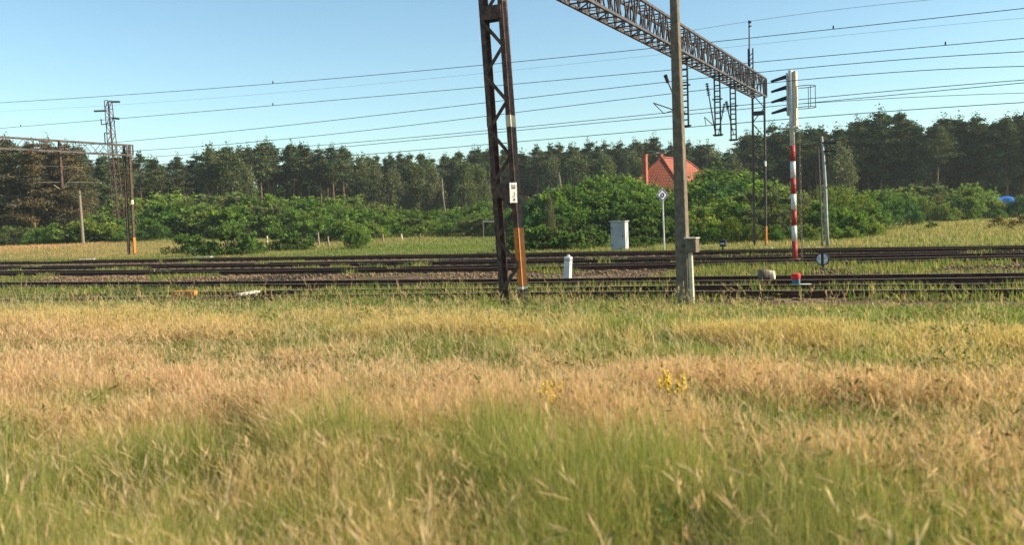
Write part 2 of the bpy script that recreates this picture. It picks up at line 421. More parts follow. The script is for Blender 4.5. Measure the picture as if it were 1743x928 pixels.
def box_truss(p, q, w, h, parent, name="truss_beam", step=.75):
    """four chords p->q (bottom centre line), w wide along the rails, h high; lacing on the sides, cross bars below and above"""
    p, q = V(p), V(q); d = q - p; L = d.length; ax = d.normalized(); side = Vector((1, 0, 0)); side = (side - ax * side.dot(ax)).normalized(); up = side.cross(ax)
    if up.z < 0: up = -up
    mb = MB()
    pt = lambda t, a, b: p + ax * t + side * (a * w / 2) + up * (b * h)
    for a in (-1, 1):
        for b in (0, 1): mb.bar(pt(0, a, b), pt(L, a, b), .085, .085)
    n = int(L / step); s = L / n
    for i in range(n):
        t0_, t1_ = i * s, (i + 1) * s
        for a in (-1, 1):
            mb.bar(pt(t0_, a, 0), pt(t0_ + s / 2, a, 1), .045, .03); mb.bar(pt(t0_ + s / 2, a, 1), pt(t1_, a, 0), .045, .03)
            if i % 2 == 0: mb.bar(pt(t0_, a, 0), pt(t0_, a, 1), .05, .04)
        for b in (0, 1):
            e = 1 if i % 2 else -1
            mb.bar(pt(t0_, -1, b), pt(t0_, 1, b), .04, .04); mb.bar(pt(t0_, e, b), pt(t1_, -e, b), .04, .03)
    for t in (0.0, L):
        mb.bar(pt(t, -1, 0), pt(t, -1, 1), .09, .09); mb.bar(pt(t, 1, 0), pt(t, 1, 1), .09, .09)
    return mb.build(name, "beam", parent), pt, L

def rod(mb, a, b, r=.022, ins=None):
    """a rod with ribbed insulator discs between the fractions ins"""
    a, b = V(a), V(b); mb.tube([a, b], r, 6)
    if ins:
        n = 6; ax = (b - a).normalized()
        for i in range(n):
            c = a.lerp(b, ins[0] + (ins[1] - ins[0]) * (i + .5) / n); mb.disc(c, ax, r * 2.6, .03, 8)

def drop_post(parent, top, bottom_z, w=.26):
    top = V(top); mb = MB(); bz = bottom_z
    for s_ in (-1, 1): mb.bar((top.x + s_ * w / 2, top.y, top.z), (top.x + s_ * w / 2, top.y, bz), .055, .07)
    z = bz + .03
    while z < top.z - .1:
        mb.bar((top.x - w / 2, top.y, z), (top.x + w / 2, top.y, z), .05, .045, (0, 0, 1)); z += .24
    for zz in (top.z - .05, bz + .6 * (top.z - bz), bz + .04): mb.box((top.x, top.y, zz), (w + .2, .12, .05))
    mb.box((top.x, top.y, bz + .02), (w + .12, .1, .08))
    return mb.build("drop_post", "drop", parent)

# -- the right portal: near leg in the grass, far leg by the meadow
NL = G(877, 524); NY = NL[1]
nb = PY(876, 523, NY); nt = PY(838.5, 0, NY)
FLg = G(1293, 419); FY = FLg[1]
ft_b = PY(1294, 419, FY); ft_t = PY(1290.5, 137, FY)
ztop, zbot = ft_t[2], PY(1300, 165, FY)[2]
HB = ztop - zbot
portal = thing("catenary_portal", "tall rusty lattice portal straddling all tracks, near leg with number plate and orange paint", "catenary portal", nb, "catenary portals over the tracks")
nb_, nt_ = V(nb), V(nt); k_ = (ztop - nb_.z) / (nt_.z - nb_.z); ntop = nb_ + (nt_ - nb_) * k_; ntop_beam = nb_ + (nt_ - nb_) * ((zbot - nb_.z) / (nt_.z - nb_.z))
spread = (PY(893, 515, NY) - PY(857, 517, NY))[0] - .06
zrow = lambda py: PY(884, py, NY)[2]
leg1, at1, dx1, dy1 = lattice_leg(nb_, ntop, spread, portal, MAT, "rust", plates=((zrow(28), zrow(4)), (zrow(336), zrow(311))), lace_step=.55, lace=.075)
def band(parent, at, sgn, z0, z1, name, mat, dx, dy, proud=.006):
    p, q = at(sgn, z0), at(sgn, z1); mb = MB()
    mb.bar(p + Vector((sgn * (dx / 2 + proud / 2), 0, 0)), q + Vector((sgn * (dx / 2 + proud / 2), 0, 0)), proud, dy + .012)
    mb.bar(p + Vector((-sgn * .006, -dy / 2 - proud / 2, 0)), q + Vector((-sgn * .006, -dy / 2 - proud / 2, 0)), dx - .012, proud)
    return mb.build(name, mat, parent)
band(leg1, at1, 1, zrow(486), zrow(388), "paint_band", "orange", dx1, dy1)
band(leg1, at1, 1, zrow(215), zrow(195), "paint_band", "cream", dx1, dy1)
band(leg1, at1, 1, zrow(492), zrow(487), "paint_band", "cream", dx1, dy1)
band(leg1, at1, -1, zrow(213), zrow(195), "paint_band", "concrete", dx1, dy1)
# number plate on the right post, turned towards the train
zc0, zc1 = zrow(345), zrow(311); pc = at1(1, (zc0 + zc1) / 2) + Vector((.045, -dy1 / 2 - .085, 0))
prot = Matrix.Rotation(math.radians(50), 3, 'Z')
plate = MB().box(pc, (.165, .012, zc1 - zc0), prot).build("number_plate", "white", leg1, bevel=.003)
ink = MB()
def mark(u, v, w, h): ink.box(pc + prot @ Vector((u, -.0085, v)), (w, .004, h), prot)
hp = zc1 - zc0
for u, v, w, h in ((-.035, .36, .05, .02), (.035, .36, .05, .02), (-.04, .30, .03, .02), (.0, .30, .03, .02), (.045, .30, .03, .02), (0, .225, .12, .028),
                   (.02, -.03, .022, .07), (.02, -.16, .022, .05), (-.025, -.19, .02, .02), (.02, -.30, .05, .02), (.03, -.345, .022, .05), (.01, -.38, .05, .02)):
    mark(u * .8, v * hp, w * .75, h * .8)
ink.build("lettering", "ink", plate)
# far leg
leg2, at2, dx2, dy2 = lattice_leg(V(ft_b), V(ft_t), .62, portal, MAT, "darkiron", plates=((PY(1293, 196, FY)[2], PY(1293, 189, FY)[2]),), lace_step=.75, dx=.085, dy=.16, lace=.045)
zr2 = lambda py: PY(1303, py, FY)[2]
band(leg2, at2, 1, zr2(415), zr2(385), "paint_band", "orange", dx2, dy2)
band(leg2, at2, 1, zr2(283), zr2(274), "paint_band", "white", dx2, dy2)
# beam from leg to leg, bottom chord edges follow both leg tops
BW = .66
# bottom chords measured on the beam itself
pa = G(955, 0, zbot); pb = PY(1283, 160, FY); pb[2] = zbot
bdir = V(pb - pa); tt = lambda y: V(pa) + bdir * ((y - pa[1]) / bdir.y)
b_start = tt(NY - .3) + Vector((BW / 2, 0, 0)); b_end = tt(FY) + Vector((BW / 2, 0, 0))
beam, bpt, BL = box_truss(b_start, b_end, BW, HB + .05, portal)
# mast extension and pole on the beam's far end
ext = MB(); ex = PY(1278, 140, FY); e1 = PY(1277.5, 82, FY); e2 = PY(1275, 34, FY)
for sx_ in (-.12, .12):
    ext.bar((ex[0] + sx_, FY, ztop), (e1[0] + sx_, FY, e1[2]), .06, .06)
z_ = ztop
while z_ < e1[2] - .25:
    ext.bar((ex[0] - .12, FY, z_), (ex[0] + .12, FY, z_ + .25), .035, .03, (0, 0, 1)); z_ += .25
ext.tube([(e1[0] - .08, FY, e1[2] - 1.2), (e2[0], FY, e2[2])], [.05, .035], 6)
ext.bar((e2[0] - .05, FY, e2[2] - .35), (e2[0] + .12, FY, e2[2] - .3), .06, .06); ext.box((e2[0] + .03, FY, e2[2] - .1), (.16, .06, .12))
ext.build("mast_extension", "darkiron", portal)
# drop posts hanging from the beam with their insulated struts
def beam_y_at(px, py):     # where the beam's middle line is seen over this column
    best = None
    for yy in np.linspace(NY, FY, 800):
        c = tt(yy) + Vector((BW / 2, 0, 0)); q = ROT.T @ (np.array(c) - EYE); u = PW / 2 - FPX * q[0] / q[2]
        if best is None or abs(u - px) < best[0]: best = (abs(u - px), yy, c)
    return best[1], best[2]
arms = []
for px, ptop, pbot in ((1164, 100, 216), (1220, 128, 231), (1247, 150, 239)):
    yy, c = beam_y_at(px, ptop)
    zb = PY(px, pbot, yy)[2]
    dp = drop_post(portal, (c.x, yy, zbot), zb, w=.24)
    st = MB(); r_ = .03
    if px == 1164:
        rod(st, PY(1132, 127, yy), PY(1148, 166, yy), r_, (.0, .35)); rod(st, PY(1148, 166, yy), (c.x, yy, zb + .5), r_ * .8)
        rod(st, PY(1112, 175, yy), PY(1147, 187, yy), .022); rod(st, PY(1112, 175, yy), PY(1130, 193, yy), .018); rod(st, PY(1130, 193, yy), PY(1147, 187, yy), .015)
    elif px == 1220:
        rod(st, PY(1203, 141, yy), PY(1218, 229, yy), r_, (0, .25)); rod(st, PY(1233, 176, yy), PY(1223, 229, yy), r_ * .8, (0, .3))
        rod(st, PY(1199, 199, yy), PY(1214, 213, yy), .02); rod(st, PY(1199, 199, yy), PY(1202, 214, yy), .018)
    else:
        rod(st, PY(1236, 172, yy), PY(1246, 219, yy), r_, (0, .3)); rod(st, PY(1246, 219, yy), (c.x, yy, zb + .3), r_ * .7)
    st.build("insulated_strut", "drop", dp)

# -- the left portal, farther along the tracks
LY = 50.6
lb = PY(224.5, 433, LY); lt = PY(215.5, 247, LY)
portal2 = thing("catenary_portal", "smaller-looking distant lattice portal with orange footed leg beside the slim pylon", "catenary portal", lb, "catenary portals over the tracks")
lg, at3, dx3, dy3 = lattice_leg(V(lb), V(lt), .66, portal2, MAT, "rust", lace_step=.8, dx=.12, dy=.2, lace=.05)
zr3 = lambda py: PY(232, py, LY)[2]
band(lg, at3, 1, zr3(431), zr3(404), "paint_band", "orange", dx3, dy3); band(lg, at3, 1, zr3(347), zr3(340), "paint_band", "cream", dx3, dy3)
lzb = PY(218, 264, LY)[2]
l_end = Vector((lt[0], LY + .3, lzb)); l_far = Vector((lt[0] - .6, 17.0, lzb))
box_truss(l_far, l_end, .7, lt[2] - lzb, portal2, step=1.6)
lg2, *_ = lattice_leg((lt[0] - .5, 17.2, 0), (lt[0] - .6, 17.2, lt[2]), .62, portal2, MAT, "rust", lace_step=.7)
best = min(np.linspace(20, 50, 600), key=lambda yy: abs((lambda q: PW / 2 - FPX * q[0] / q[2])(ROT.T @ (np.array([lt[0] - .3, yy, lzb]) - EYE)) - 102))
dz_ = PY(102, 320, best)[2]
dpl = MB(); dpl.bar((lt[0] - .3, best, lt[2] + .05), (lt[0] - .3, best, dz_), .16, .16); dpl.box((lt[0] - .3, best, dz_), (.35, .2, .1))
dpl = dpl.build("drop_post", "rust", portal2)
st = MB()
for a, b, r_ in (((104, 322), (140, 285), .035), ((104, 283), (140, 285), .02), ((60, 283), (102, 283), .02), ((115, 310), (172, 311), .03), ((56, 311), (102, 310), .025), ((92, 315), (102, 322), .03)):
    rod(st, PY(*a, best), PY(*b, best), r_)
st.build("registration_arm", "palewood", dpl)

# ------------------------------------------------------------------ overhead wires
WIRES = [
    ("thick dark wire arching across the whole sky over the slim pylon's head", 50.5, .026, [(0, 175), (400, 146), (820, 112), (930, 100), (1200, 72), (1330, 58), (1400, 51), (1743, 14)]),
    ("dark wire strung from the slim pylon's side, below the thick one", 52.0, .026, [(0, 218), (163, 207), (205, 200), (400, 184), (815, 149), (930, 138), (1145, 119), (1330, 101), (1400, 95), (1743, 65)]),
    ("faint thin wire from the tip of the pole on the portal's beam", 49.6, .012, [(1190, 50), (1277, 34), (1400, 20), (1560, 1)]),
    ("faint thin wire hanging just under the thick dark one", 50.9, .008, [(0, 186), (160, 187), (420, 160), (700, 134), (815, 124), (1000, 108), (1200, 86), (1400, 62), (1743, 30)]),
    ("grey overhead wire, first one beneath the slim pylon's dark wire", 25.3, .013, [(205, 241), (400, 223), (820, 177), (930, 162), (1145, 134), (1330, 121), (1400, 114), (1743, 87)]),
    ("grey overhead wire, second one beneath the slim pylon's dark wire", 31.8, .016, [(235, 257), (400, 243), (820, 200), (930, 186), (1150, 156), (1205, 150), (1400, 135), (1743, 112)]),
    ("upper of two overhead wires running close together above the treetops", 34.7, .017, [(300, 265), (520, 247), (820, 224), (930, 213), (1145, 190), (1190, 186), (1400, 165), (1743, 136)]),
    ("lower of two overhead wires running close together above the treetops", 35.1, .017, [(300, 274), (620, 251), (820, 231), (930, 217), (1145, 193), (1400, 170), (1743, 143)]),
    ("short bright-lit overhead wire parting from the close pair above the forest", 36.0, .013, [(1340, 178), (1400, 174), (1500, 168), (1743, 158)]),
    ("lowest overhead wire, brushing the treetops beside the portal's drop posts", 41.2, .022, [(300, 286), (630, 262), (820, 246), (930, 238), (1145, 218), (1260, 209), (1400, 198), (1743, 174)]),
]
for lab, yy, r_, pts in WIRES:
    P_ = np.array(pts, float); c = np.polyfit(P_[:, 0], P_[:, 1], 3 if len(pts) > 7 else 2)
    x0, x1 = P_[0, 0], P_[-1, 0]
    x0 = -60 if x0 <= 0 else x0; x1 = 1800 if x1 >= 1743 else x1
    if lab.startswith("faint thin wire from"): x0 = 1160; x1 = 1600
    px = np.linspace(x0, x1, 40); py = np.polyval(c, np.clip(px, P_[0, 0], P_[-1, 0])) + np.polyval(np.polyder(c), np.clip(px, P_[0, 0], P_[-1, 0])) * (px - np.clip(px, P_[0, 0], P_[-1, 0]))
    w3 = [PY(a, b, yy) for a, b in zip(px, py)]
    d0 = w3[0] - w3[1]; d1 = w3[-1] - w3[-2]
    if x0 < 1100 and x0 > -61: w3 = [w3[0] + d0 / np.linalg.norm(d0) * 25] + w3
    if x1 == 1800: w3 = w3 + [w3[-1] + d1 / np.linalg.norm(d1) * 20]
    w = thing("overhead_wire", lab, "overhead wire", w3[0], "overhead wires above the tracks")
    MB().tube(w3, r_ * .75, 5).build("strand", "wire", w)
    if lab.startswith(("dark wire", "thick")):
        cl = MB()
        for q in ((58, 488, 1595) if lab.startswith("dark") else (484, 1400) if lab.startswith("thick") else (1500,)):
            i = int(np.argmin(np.abs(px - q))); j = i + (1 if len(w3) > 40 else 0)
            cl.box(w3[j] + np.array([0, 0, .10 if not lab.startswith('grey') else -.12]), (.07, .05, .16))
        cl.build("clamp", "wire", w)

# ------------------------------------------------------------------ pylons and poles
def lattice_tower(base, top, wb, wt, parent, mat, step=1.0, name="lattice_tower"):
    base, top = V(base), V(top); H = (top - base).length; mb = MB()
    cn = lambda t, a, b: base.lerp(top, t) + Vector((a, b, 0)) * ((wb + (wt - wb) * t) / 2)
    for a in (-1, 1):
        for b in (-1, 1): mb.bar(cn(0, a, b), cn(1, a, b), .075, .075)
    n = int(H / step)
    for i in range(n):
        t0_, t1_ = i / n, (i + 1) / n; e = 1 if i % 2 else -1
        for s_ in (-1, 1):
            mb.bar(cn(t0_, -e, s_), cn(t1_, e, s_), .04, .035); mb.bar(cn(t0_, s_, -e), cn(t1_, s_, e), .04, .035)
            mb.bar(cn(t1_, -1, s_), cn(t1_, 1, s_), .05, .05)
    return mb.build(name, mat, parent)
PD_ = 104.0
tb = PD(207, 425, PD_); tb[2] = 0; tp = PY(184, 171, tb[1])
pyl = thing("lattice_pylon", "slim rusty lattice pylon with dark insulators rising above the pines", "pylon", tb)
lattice_tower(tb, tp, .92, .56, pyl, "rust", .95)
def pyl_arm(a, b, r_=.07, ins=(.3, 1)):
    mb = MB(); rod(mb, PY(*a, tb[1]), PY(*b, tb[1]), r_, ins); mb.build("insulator", "black", pyl)
pyl_arm((184, 173), (204, 173), .05); pyl_arm((186, 188), (160, 189), .05); pyl_arm((186, 200), (203, 202), .05)
mb = MB()
for a, b in (((172, 202), (173, 212)), ((173, 212), (186, 210)), ((195, 205), (194, 212)), ((178, 226), (179, 246)), ((178, 226), (186, 226))): mb.bar(PY(*a, tb[1]), PY(*b, tb[1]), .09, .09)
mb.build("bracket", "darkiron", pyl)

def pole(name, label, foot, tip, depth, r0, r1, mat, extra=None, cat="pole"):
    b = PD(*foot, depth); b[2] = ground_z(b[0], b[1]) - .05; tpx = PY(*tip, b[1])
    t = thing(name, label, cat, b)
    MB().tube([b, (b + tpx) / 2, tpx], [r0, (r0 + r1) / 2, r1], 8).build("shaft", mat, t)
    if extra: extra(t, b, tpx)
    return t
pole("wooden_pole", "short grey wooden pole standing alone before the left pines", (141, 405), (135, 325), 95, .17, .13, "wood",
     lambda t, b, q: MB().bar(q + np.array([-.25, 0, -.3]), q + np.array([.25, 0, -.3]), .09, .09).build("crossbar", "wood", t))
def brace(t, b, q):
    MB().tube([b + np.array([.55, -.4, 0]), q + np.array([.05, -.05, -1.6])], [.07, .06], 7).build("brace", "wood", t)
pole("wooden_pole", "pale wooden pole with slanting brace in front of the forest", (759, 395), (752, 303), 105, .10, .08, "wood", brace)
def aframe(t, b, q):
    mb = MB()
    mb.tube([b + np.array([-.8, 0, 0]), q + np.array([-.05, 0, -.3])], .09, 6); mb.tube([b + np.array([.8, 0, 0]), q + np.array([.05, 0, -.3])], .09, 6)
    mb.bar(q + np.array([-.45, 0, -1.7]), q + np.array([.45, 0, -1.7]), .10, .1); mb.build("frame_leg", "wood", t)
    MB().box(q + np.array([-.45, 0, -1.75]), (.8, .5, .35)).build("transformer", "whitegrey", t)
pole("frame_pole", "small pole on splayed legs peeking over bushes near the number plate", (952, 385), (951, 293), 92, .09, .06, "wood", aframe)

# slim pole on the right with a slight bend
b = G(1409, 425); yy = b[1]
sp_ = thing("slender_mast", "slim pale bent mast with short dark crossarms, right of the striped signal", "mast", b)
MB().tube([PY(1409, 426, yy), PY(1407, 380, yy), PY(1405, 320, yy), PY(1402, 270, yy), PY(1399, 232, yy)], [.085, .078, .07, .062, .045], 10).build("shaft", "mastgrey", sp_, True)
mb = MB(); mb.bar(PY(1400, 243, yy), PY(1424, 243, yy), .08, .10, (0, 0, 1)); mb.bar(PY(1401, 257.5, yy), PY(1424, 257.5, yy), .08, .10, (0, 0, 1)); mb.bar(PY(1401, 276, yy), PY(1411, 276, yy), .05, .05, (0, 0, 1)); mb.bar(PY(1405, 318, yy), PY(1411, 318, yy), .05, .05, (0, 0, 1))
mb.build("crossarm", "black", sp_)
MB().tube([PY(1400, 420, yy + .6), PY(1393, 250, yy + .6)], [.05, .035], 6).build("stay_pole", "beam", sp_)

# ------------------------------------------------------------------ striped colour-light signal
b = G(1354, 445); SY = b[1]
sig = thing("railway_signal", "tall red and white banded railway signal with four black hooded lamps", "railway signal", b)
zs = lambda py: PY(1350, py, SY)[2]
xs_ = lambda py: PY(1346 + (py - 120) * .0222, py, SY)[0]
mr = .097
def mseg(y0, y1, r_=mr): return MB().tube([(xs_(y0), SY, zs(y0)), (xs_(y1), SY, zs(y1))], r_, 16)
for y0, y1, m_ in ((445, 410, 'red'), (410, 384, 'white'), (384, 357, 'red'), (357, 330, 'white'), (330, 303, 'red'), (303, 274.5, 'white'), (274.5, 248, 'red'), (248, 119, 'white')):
    mseg(y0, y1, mr if y1 > 240 else mr * .92).build("mast_band", m_, sig, True)
MB().tube([(xs_(446), SY, -.1), (xs_(443), SY, zs(440))], .2, 10).build("base", "oldconcrete", sig)
head = MB().box((xs_(170) + .135, SY + .05, (zs(121) + zs(215)) / 2), (.11, .34, zs(121) - zs(215))).build("lamp_housing", "cream", sig, bevel=.02)
MB().box((xs_(170) - .13, SY, (zs(123) + zs(196)) / 2), (.04, .26, zs(123) - zs(196))).build("background_board", "whitegrey", head, bevel=.01)
def hood(py):
    z = zs(py); mb = MB(); x0 = xs_(py) - .15; L_ = .56; n = 9; P_ = []
    for x, r0, dz in ((x0, .15, -.03), (x0 - L_, .085, -.12)):
        for rr in (r0, r0 - .012):
            for i in range(n):
                a = math.pi * (.04 + .92 * i / (n - 1)); P_.append((x, SY + rr * math.cos(a), z + dz + rr * math.sin(a)))
    A = lambda e, q, i: (e * 2 + q) * n + i
    F_ = []
    for i in range(n - 1):
        F_ += [(A(0, 0, i), A(1, 0, i), A(1, 0, i + 1), A(0, 0, i + 1)), (A(0, 1, i + 1), A(1, 1, i + 1), A(1, 1, i), A(0, 1, i)), (A(1, 0, i), A(1, 1, i), A(1, 1, i + 1), A(1, 0, i + 1)), (A(0, 0, i + 1), A(0, 1, i + 1), A(0, 1, i), A(0, 0, i))]
    for i in (0, n - 1): F_.append((A(0, 0, i), A(0, 1, i), A(1, 1, i), A(1, 0, i)))
    mb.add(P_, F_); h_ = mb.build("lamp_hood", "black", sig, True)
    MB().disc((x0 - .015, SY, z), (1, 0, 0), .085, .03, 16).build("lens", "glass", h_)
for py in (131, 149, 167, 186): hood(py)
mb = MB()                                   # service cage and small platform behind the head
for py in (148, 184):
    ring = [(xs_(py) + .45 + .38 * math.cos(a), SY + .15 + .34 * math.sin(a), zs(py)) for a in np.linspace(0, 2 * math.pi, 17)]
    mb.tube(ring, .014, 5, False)
for a in (-.9, -.2, .5, 1.4, 4.0): mb.tube([(xs_(166) + .45 + .38 * math.cos(a), SY + .15 + .34 * math.sin(a), zs(184)), (xs_(166) + .45 + .38 * math.cos(a), SY + .15 + .34 * math.sin(a), zs(148))], .012, 5)
mb.build("service_cage", "beam", sig)
mb = MB()
mb.box((xs_(218) - .05, SY, zs(218)), (.62, .4, .05)); mb.box((xs_(218), SY, zs(212)), (.36, .3, .06))
mb.build("service_platform", "whitegrey", sig)
mb = MB()
for s_ in (-.12, .12): mb.tube([(xs_(430) + .26, SY + s_, zs(440)), (xs_(220) + .26, SY + s_, zs(220))], .012, 5)
z = zs(436)
while z < zs(224): mb.tube([(xs_(300) + .26, SY - .12, z), (xs_(300) + .26, SY + .12, z)], .010, 4); z += .3
mb.build("ladder", "wood", sig)

# ------------------------------------------------------------------ near concrete post with junction box
b = G(1165, 518); CY = b[1]
tpx = PY(1148, 0, CY); ttop = b + (tpx - b) * (8.6 / tpx[2])
post = thing("concrete_post", "tall square concrete post in the grass with grey junction box and cable pipe", "post", b)
MB().bar(b - np.array([0, 0, .2]), ttop, .27, .27, (1, 0, 0), .12, .13).build("shaft", "concrete", post, bevel=.02)
bx = PY(1173, 418, CY - .02); rb = Matrix.Rotation(math.radians(0), 3, 'Z')
jb = MB().box((bx[0] + .06, CY - .02, bx[2]), (.24, .26, .29)).build("junction_box", "concrete", post, bevel=.012)
MB().box((bx[0] + .06, CY - .02, bx[2] + .155), (.27, .29, .02)).build("lid", "paleconcrete", jb, bevel=.005)
MB().box((bx[0] - .09, CY - .02, bx[2] + .0), (.05, .3, .06)).build("strap", "beam", jb)
MB().bar((bx[0] + .05, CY - .05, -.1), (bx[0] + .02, CY - .03, bx[2] - .145), .09, .09).build("cable_pipe", "cream", post, bevel=.015)

# ------------------------------------------------------------------ stout white post between the tracks
b = G(965, 481); WY = b[1]; h_ = PY(966, 436, WY)[2]
wp = thing("marker_post", "stout leaning white concrete post beside the second track", "post", b)
tq = PY(967.5, 437, WY)
MB().bar(b - np.array([0, 0, .1]), tq, .20, .2, (1, 0, 0), .19, .19).build("shaft", "white", wp, bevel=.02)
MB().tube([tq, tq + np.array([.0, 0, .06])], [.06, .04], 8).build("cap", "whitegrey", wp)
mb = MB(); mb.box(tq + np.array([0, 0, -.10]), (.207, .207, .02)); mb.build("groove", "concrete", wp)

# ------------------------------------------------------------------ relay cabinet
b = G(1054, 429); KY = b[1]
rc = thing("relay_cabinet", "grey steel relay cabinet standing at the far edge of the tracks", "cabinet", b, None, 0)
wc = (PY(1063, 420, KY) - PY(1039, 420, KY))[0] * 1.02; hc = PY(1052, 378, KY)[2]
MB().box((b[0] - .05, KY + .26, .06), (wc + .06, .58, .14)).build("plinth", "concrete", rc)
MB().box((b[0] - .05, KY + .26, hc / 2 + .08), (wc, .52, hc - .12)).build("housing", "cabinetgrey", rc, bevel=.012)
MB().box((b[0] - .05, KY + .24, hc + .035), (wc + .10, .64, .05)).build("lid", "cabinetgrey", rc, bevel=.01)
dr = MB().box((b[0] - .05, KY - .006, hc / 2 + .08), (wc - .10, .012, hc - .26)).build("door", "cabinetgrey", rc, bevel=.004)
for q in range(4): MB().box((b[0] - .05, KY - .016, hc - .34 - .05 * q), (wc * .5, .012, .02)).build("vent_slat", "mastgrey", dr)
for zz in (.35, hc - .3): MB().box((b[0] - wc / 2 + .03, KY - .016, zz), (.05, .02, .10)).build("hinge", "beam", dr)
MB().box((b[0] + wc / 2 - .17, KY - .025, hc / 2 + .05), (.03, .03, .14)).build("handle", "black", dr)

# ------------------------------------------------------------------ diamond sign
b = G(1131, 426); DY = b[1]
ds = thing("diamond_sign", "white diamond sign with blue border and blue ring on a thin pale pole", "sign", b)
dc = PY(1127, 332, DY)
MB().tube([b, PY(1127.6, 338, DY)], .045, 8).build("pole", "whitegrey", ds)
sq = lambda r_: [(dc[0] + r_ * a, DY - .03, dc[2] + r_ * c_) for a, c_ in ((0, -1), (1, 0), (0, 1), (-1, 0))]
pn = MB().poly(sq(.37), .02, (0, 1, 0)).build("panel", "white", ds)
mb = MB()                                    # blue frame near the edge
P_ = [(x, y - .008, z) for x, y, z in sq(.345)] + [(x, y - .008, z) for x, y, z in sq(.255)]
P_ += [(x, y + .006, z) for x, y, z in P_]
F_ = []
for i in range(4):
    j = (i + 1) % 4; F_ += [(i, j, 4 + j, 4 + i), (8 + i, 12 + i, 12 + j, 8 + j), (i, 8 + i, 8 + j, j), (4 + i, 4 + j, 12 + j, 12 + i)]
mb.add(P_, F_); mb.build("border", "blue", pn)
mb = MB(); rg = [(dc[0] + .085 * math.cos(a), DY - .036, dc[2] + .10 * math.sin(a)) for a in np.linspace(0, 2 * math.pi, 13)]
mb.tube(rg, .032, 6, False); mb.build("emblem", "blue", pn)
ds.rotation_euler = (0, 0, math.radians(46))

# ------------------------------------------------------------------ dwarf signals
b = G(1401, 462); QY = b[1]
dw = thing("dwarf_signal", "low black disc signal with two white half-moons beside the third track", "dwarf signal", b)
c = PY(1400, 441, QY)
MB().tube([b, c + np.array([0, .06, 0])], .04, 8).build("stand", "black", dw)
dd = MB().disc(c, (0, 1, 0), .20, .05, 24).build("disc", "black", dw)
for s_ in (-1, 1):
    a_ = np.linspace(-math.pi / 2 + .25, math.pi / 2 - .25, 12)
    MB().poly([(c[0] + s_ * (.165 * math.cos(a)), c[1] - .034, c[2] + .165 * math.sin(a)) for a in (a_ if s_ > 0 else a_)], .01, (0, 1, 0)).build("half_moon", "white", dd)
MB().box((b[0], b[1], .05), (.3, .25, .12)).build("base", "oldconcrete", dw)
b = G(1229, 431); QY = b[1]
dl = thing("point_lantern", "small black lantern with white stripe on a stub, by the farthest track", "lantern", b)
c = PY(1231, 415, QY)
MB().tube([b, c], .035, 8).build("stub", "black", dl)
bd = MB().box(c, (.28, .28, .26)).build("housing", "black", dl, bevel=.03)
MB().box(c + np.array([0, -.143, 0.01]), (.18, .01, .07)).build("stripe", "white", bd)
MB().box(c + np.array([0, 0, .15]), (.34, .32, .04)).build("cap", "black", bd, bevel=.01)

# ------------------------------------------------------------------ trackside bits
b = G(1303, 486); y_ = b[1]
pm = thing("point_motor", "grey brown barrel-shaped point motor with a white end cap", "point motor", b)
c = PY(1302, 469, y_)
MB().tube([c + np.array([-.15, 0, 0]), c + np.array([.12, 0, 0])], .15, 14).build("casing", "concrete", pm, True)
MB().tube([c + np.array([.14, 0, 0]), c + np.array([.24, 0, .01])], [.13, .11], 12).build("end_cap", "cream", pm)
MB().box((c[0], y_, c[2] / 2 - .05), (.34, .26, c[2])).build("mounting", "sleeper", pm)
b = G(1353, 489); y_ = b[1]
tb2 = thing("trackside_box", "little trackside box with a bright red lid and teal body", "box", b)
c = PY(1355, 471.5, y_)
MB().box((c[0], y_, c[2] / 2 - .04), (.17, .2, c[2] - .02)).build("body", "teal", tb2, bevel=.012)
MB().box((c[0] - .005, y_, c[2] + .01), (.2, .24, .15)).build("lid", "brightred", tb2, bevel=.04)

def slab(name, label, cat, a, bpx, h, depth_w, mat, z=0.0, tilt=0.0, group=None):
    p, q = G(a[0], a[1], z), G(bpx[0], bpx[1], z)
    L_ = np.linalg.norm((q - p)[:2]); an = math.atan2(q[1] - p[1], q[0] - p[0]); m_ = (p + q) / 2
    r_ = Matrix.Rotation(an, 3, 'Z') @ Matrix.Rotation(tilt, 3, 'Y')
    mb = MB(); mb.box(m_ + np.array([0, depth_w / 2, h / 2]), (L_, depth_w, h), r_)
    for e in (-.3, .3): mb.box(V(m_) + Vector((0, depth_w / 2, 0)) + r_ @ Vector((e * L_, 0, -.04)), (L_ * .12, depth_w * .8, .09), r_)
    o = mb.build(name, mat, None, bevel=.01); tag(o, label, cat, group)
    return o
slab("track_plank", "orange painted plank lying on the near track", "plank", (289, 504), (329, 503), .12, .2, "orange", .2)
slab("cover_slab", "white tilted cover slab lying on the near track by the orange plank", "slab", (399, 503), (433, 500), .06, .28, "paleconcrete", .12, math.radians(-5), "pale slabs and covers by the rails")
slab("cover_slab", "short white slab on the meadow edge right of the distant portal's foot", "slab", (328, 439), (358, 438.5), .07, .25, "white", .12, 0, "pale slabs and covers by the rails")
slab("cover_slab", "small yellow painted slab next to a short white one at the meadow edge", "slab", (370, 438), (386, 437.5), .08, .25, "orange", .12, 0, "pale slabs and covers by the rails")
slab("cover_slab", "white slab with dark end at the meadow edge before the distant portal", "slab", (132, 443), (158, 442), .07, .3, "white", .12, 0, "pale slabs and covers by the rails")
slab("cover_slab", "pale slab at the foot of the rusty portal's far leg", "slab", (1284, 425), (1313, 424.5), .09, .4, "paleconcrete", .05, 0, "pale slabs and covers by the rails")
slab("cover_slab", "pale slab at the foot of the slim bent mast", "slab", (1366, 424), (1404, 423), .07, .4, "paleconcrete", .05, 0, "pale slabs and covers by the rails")
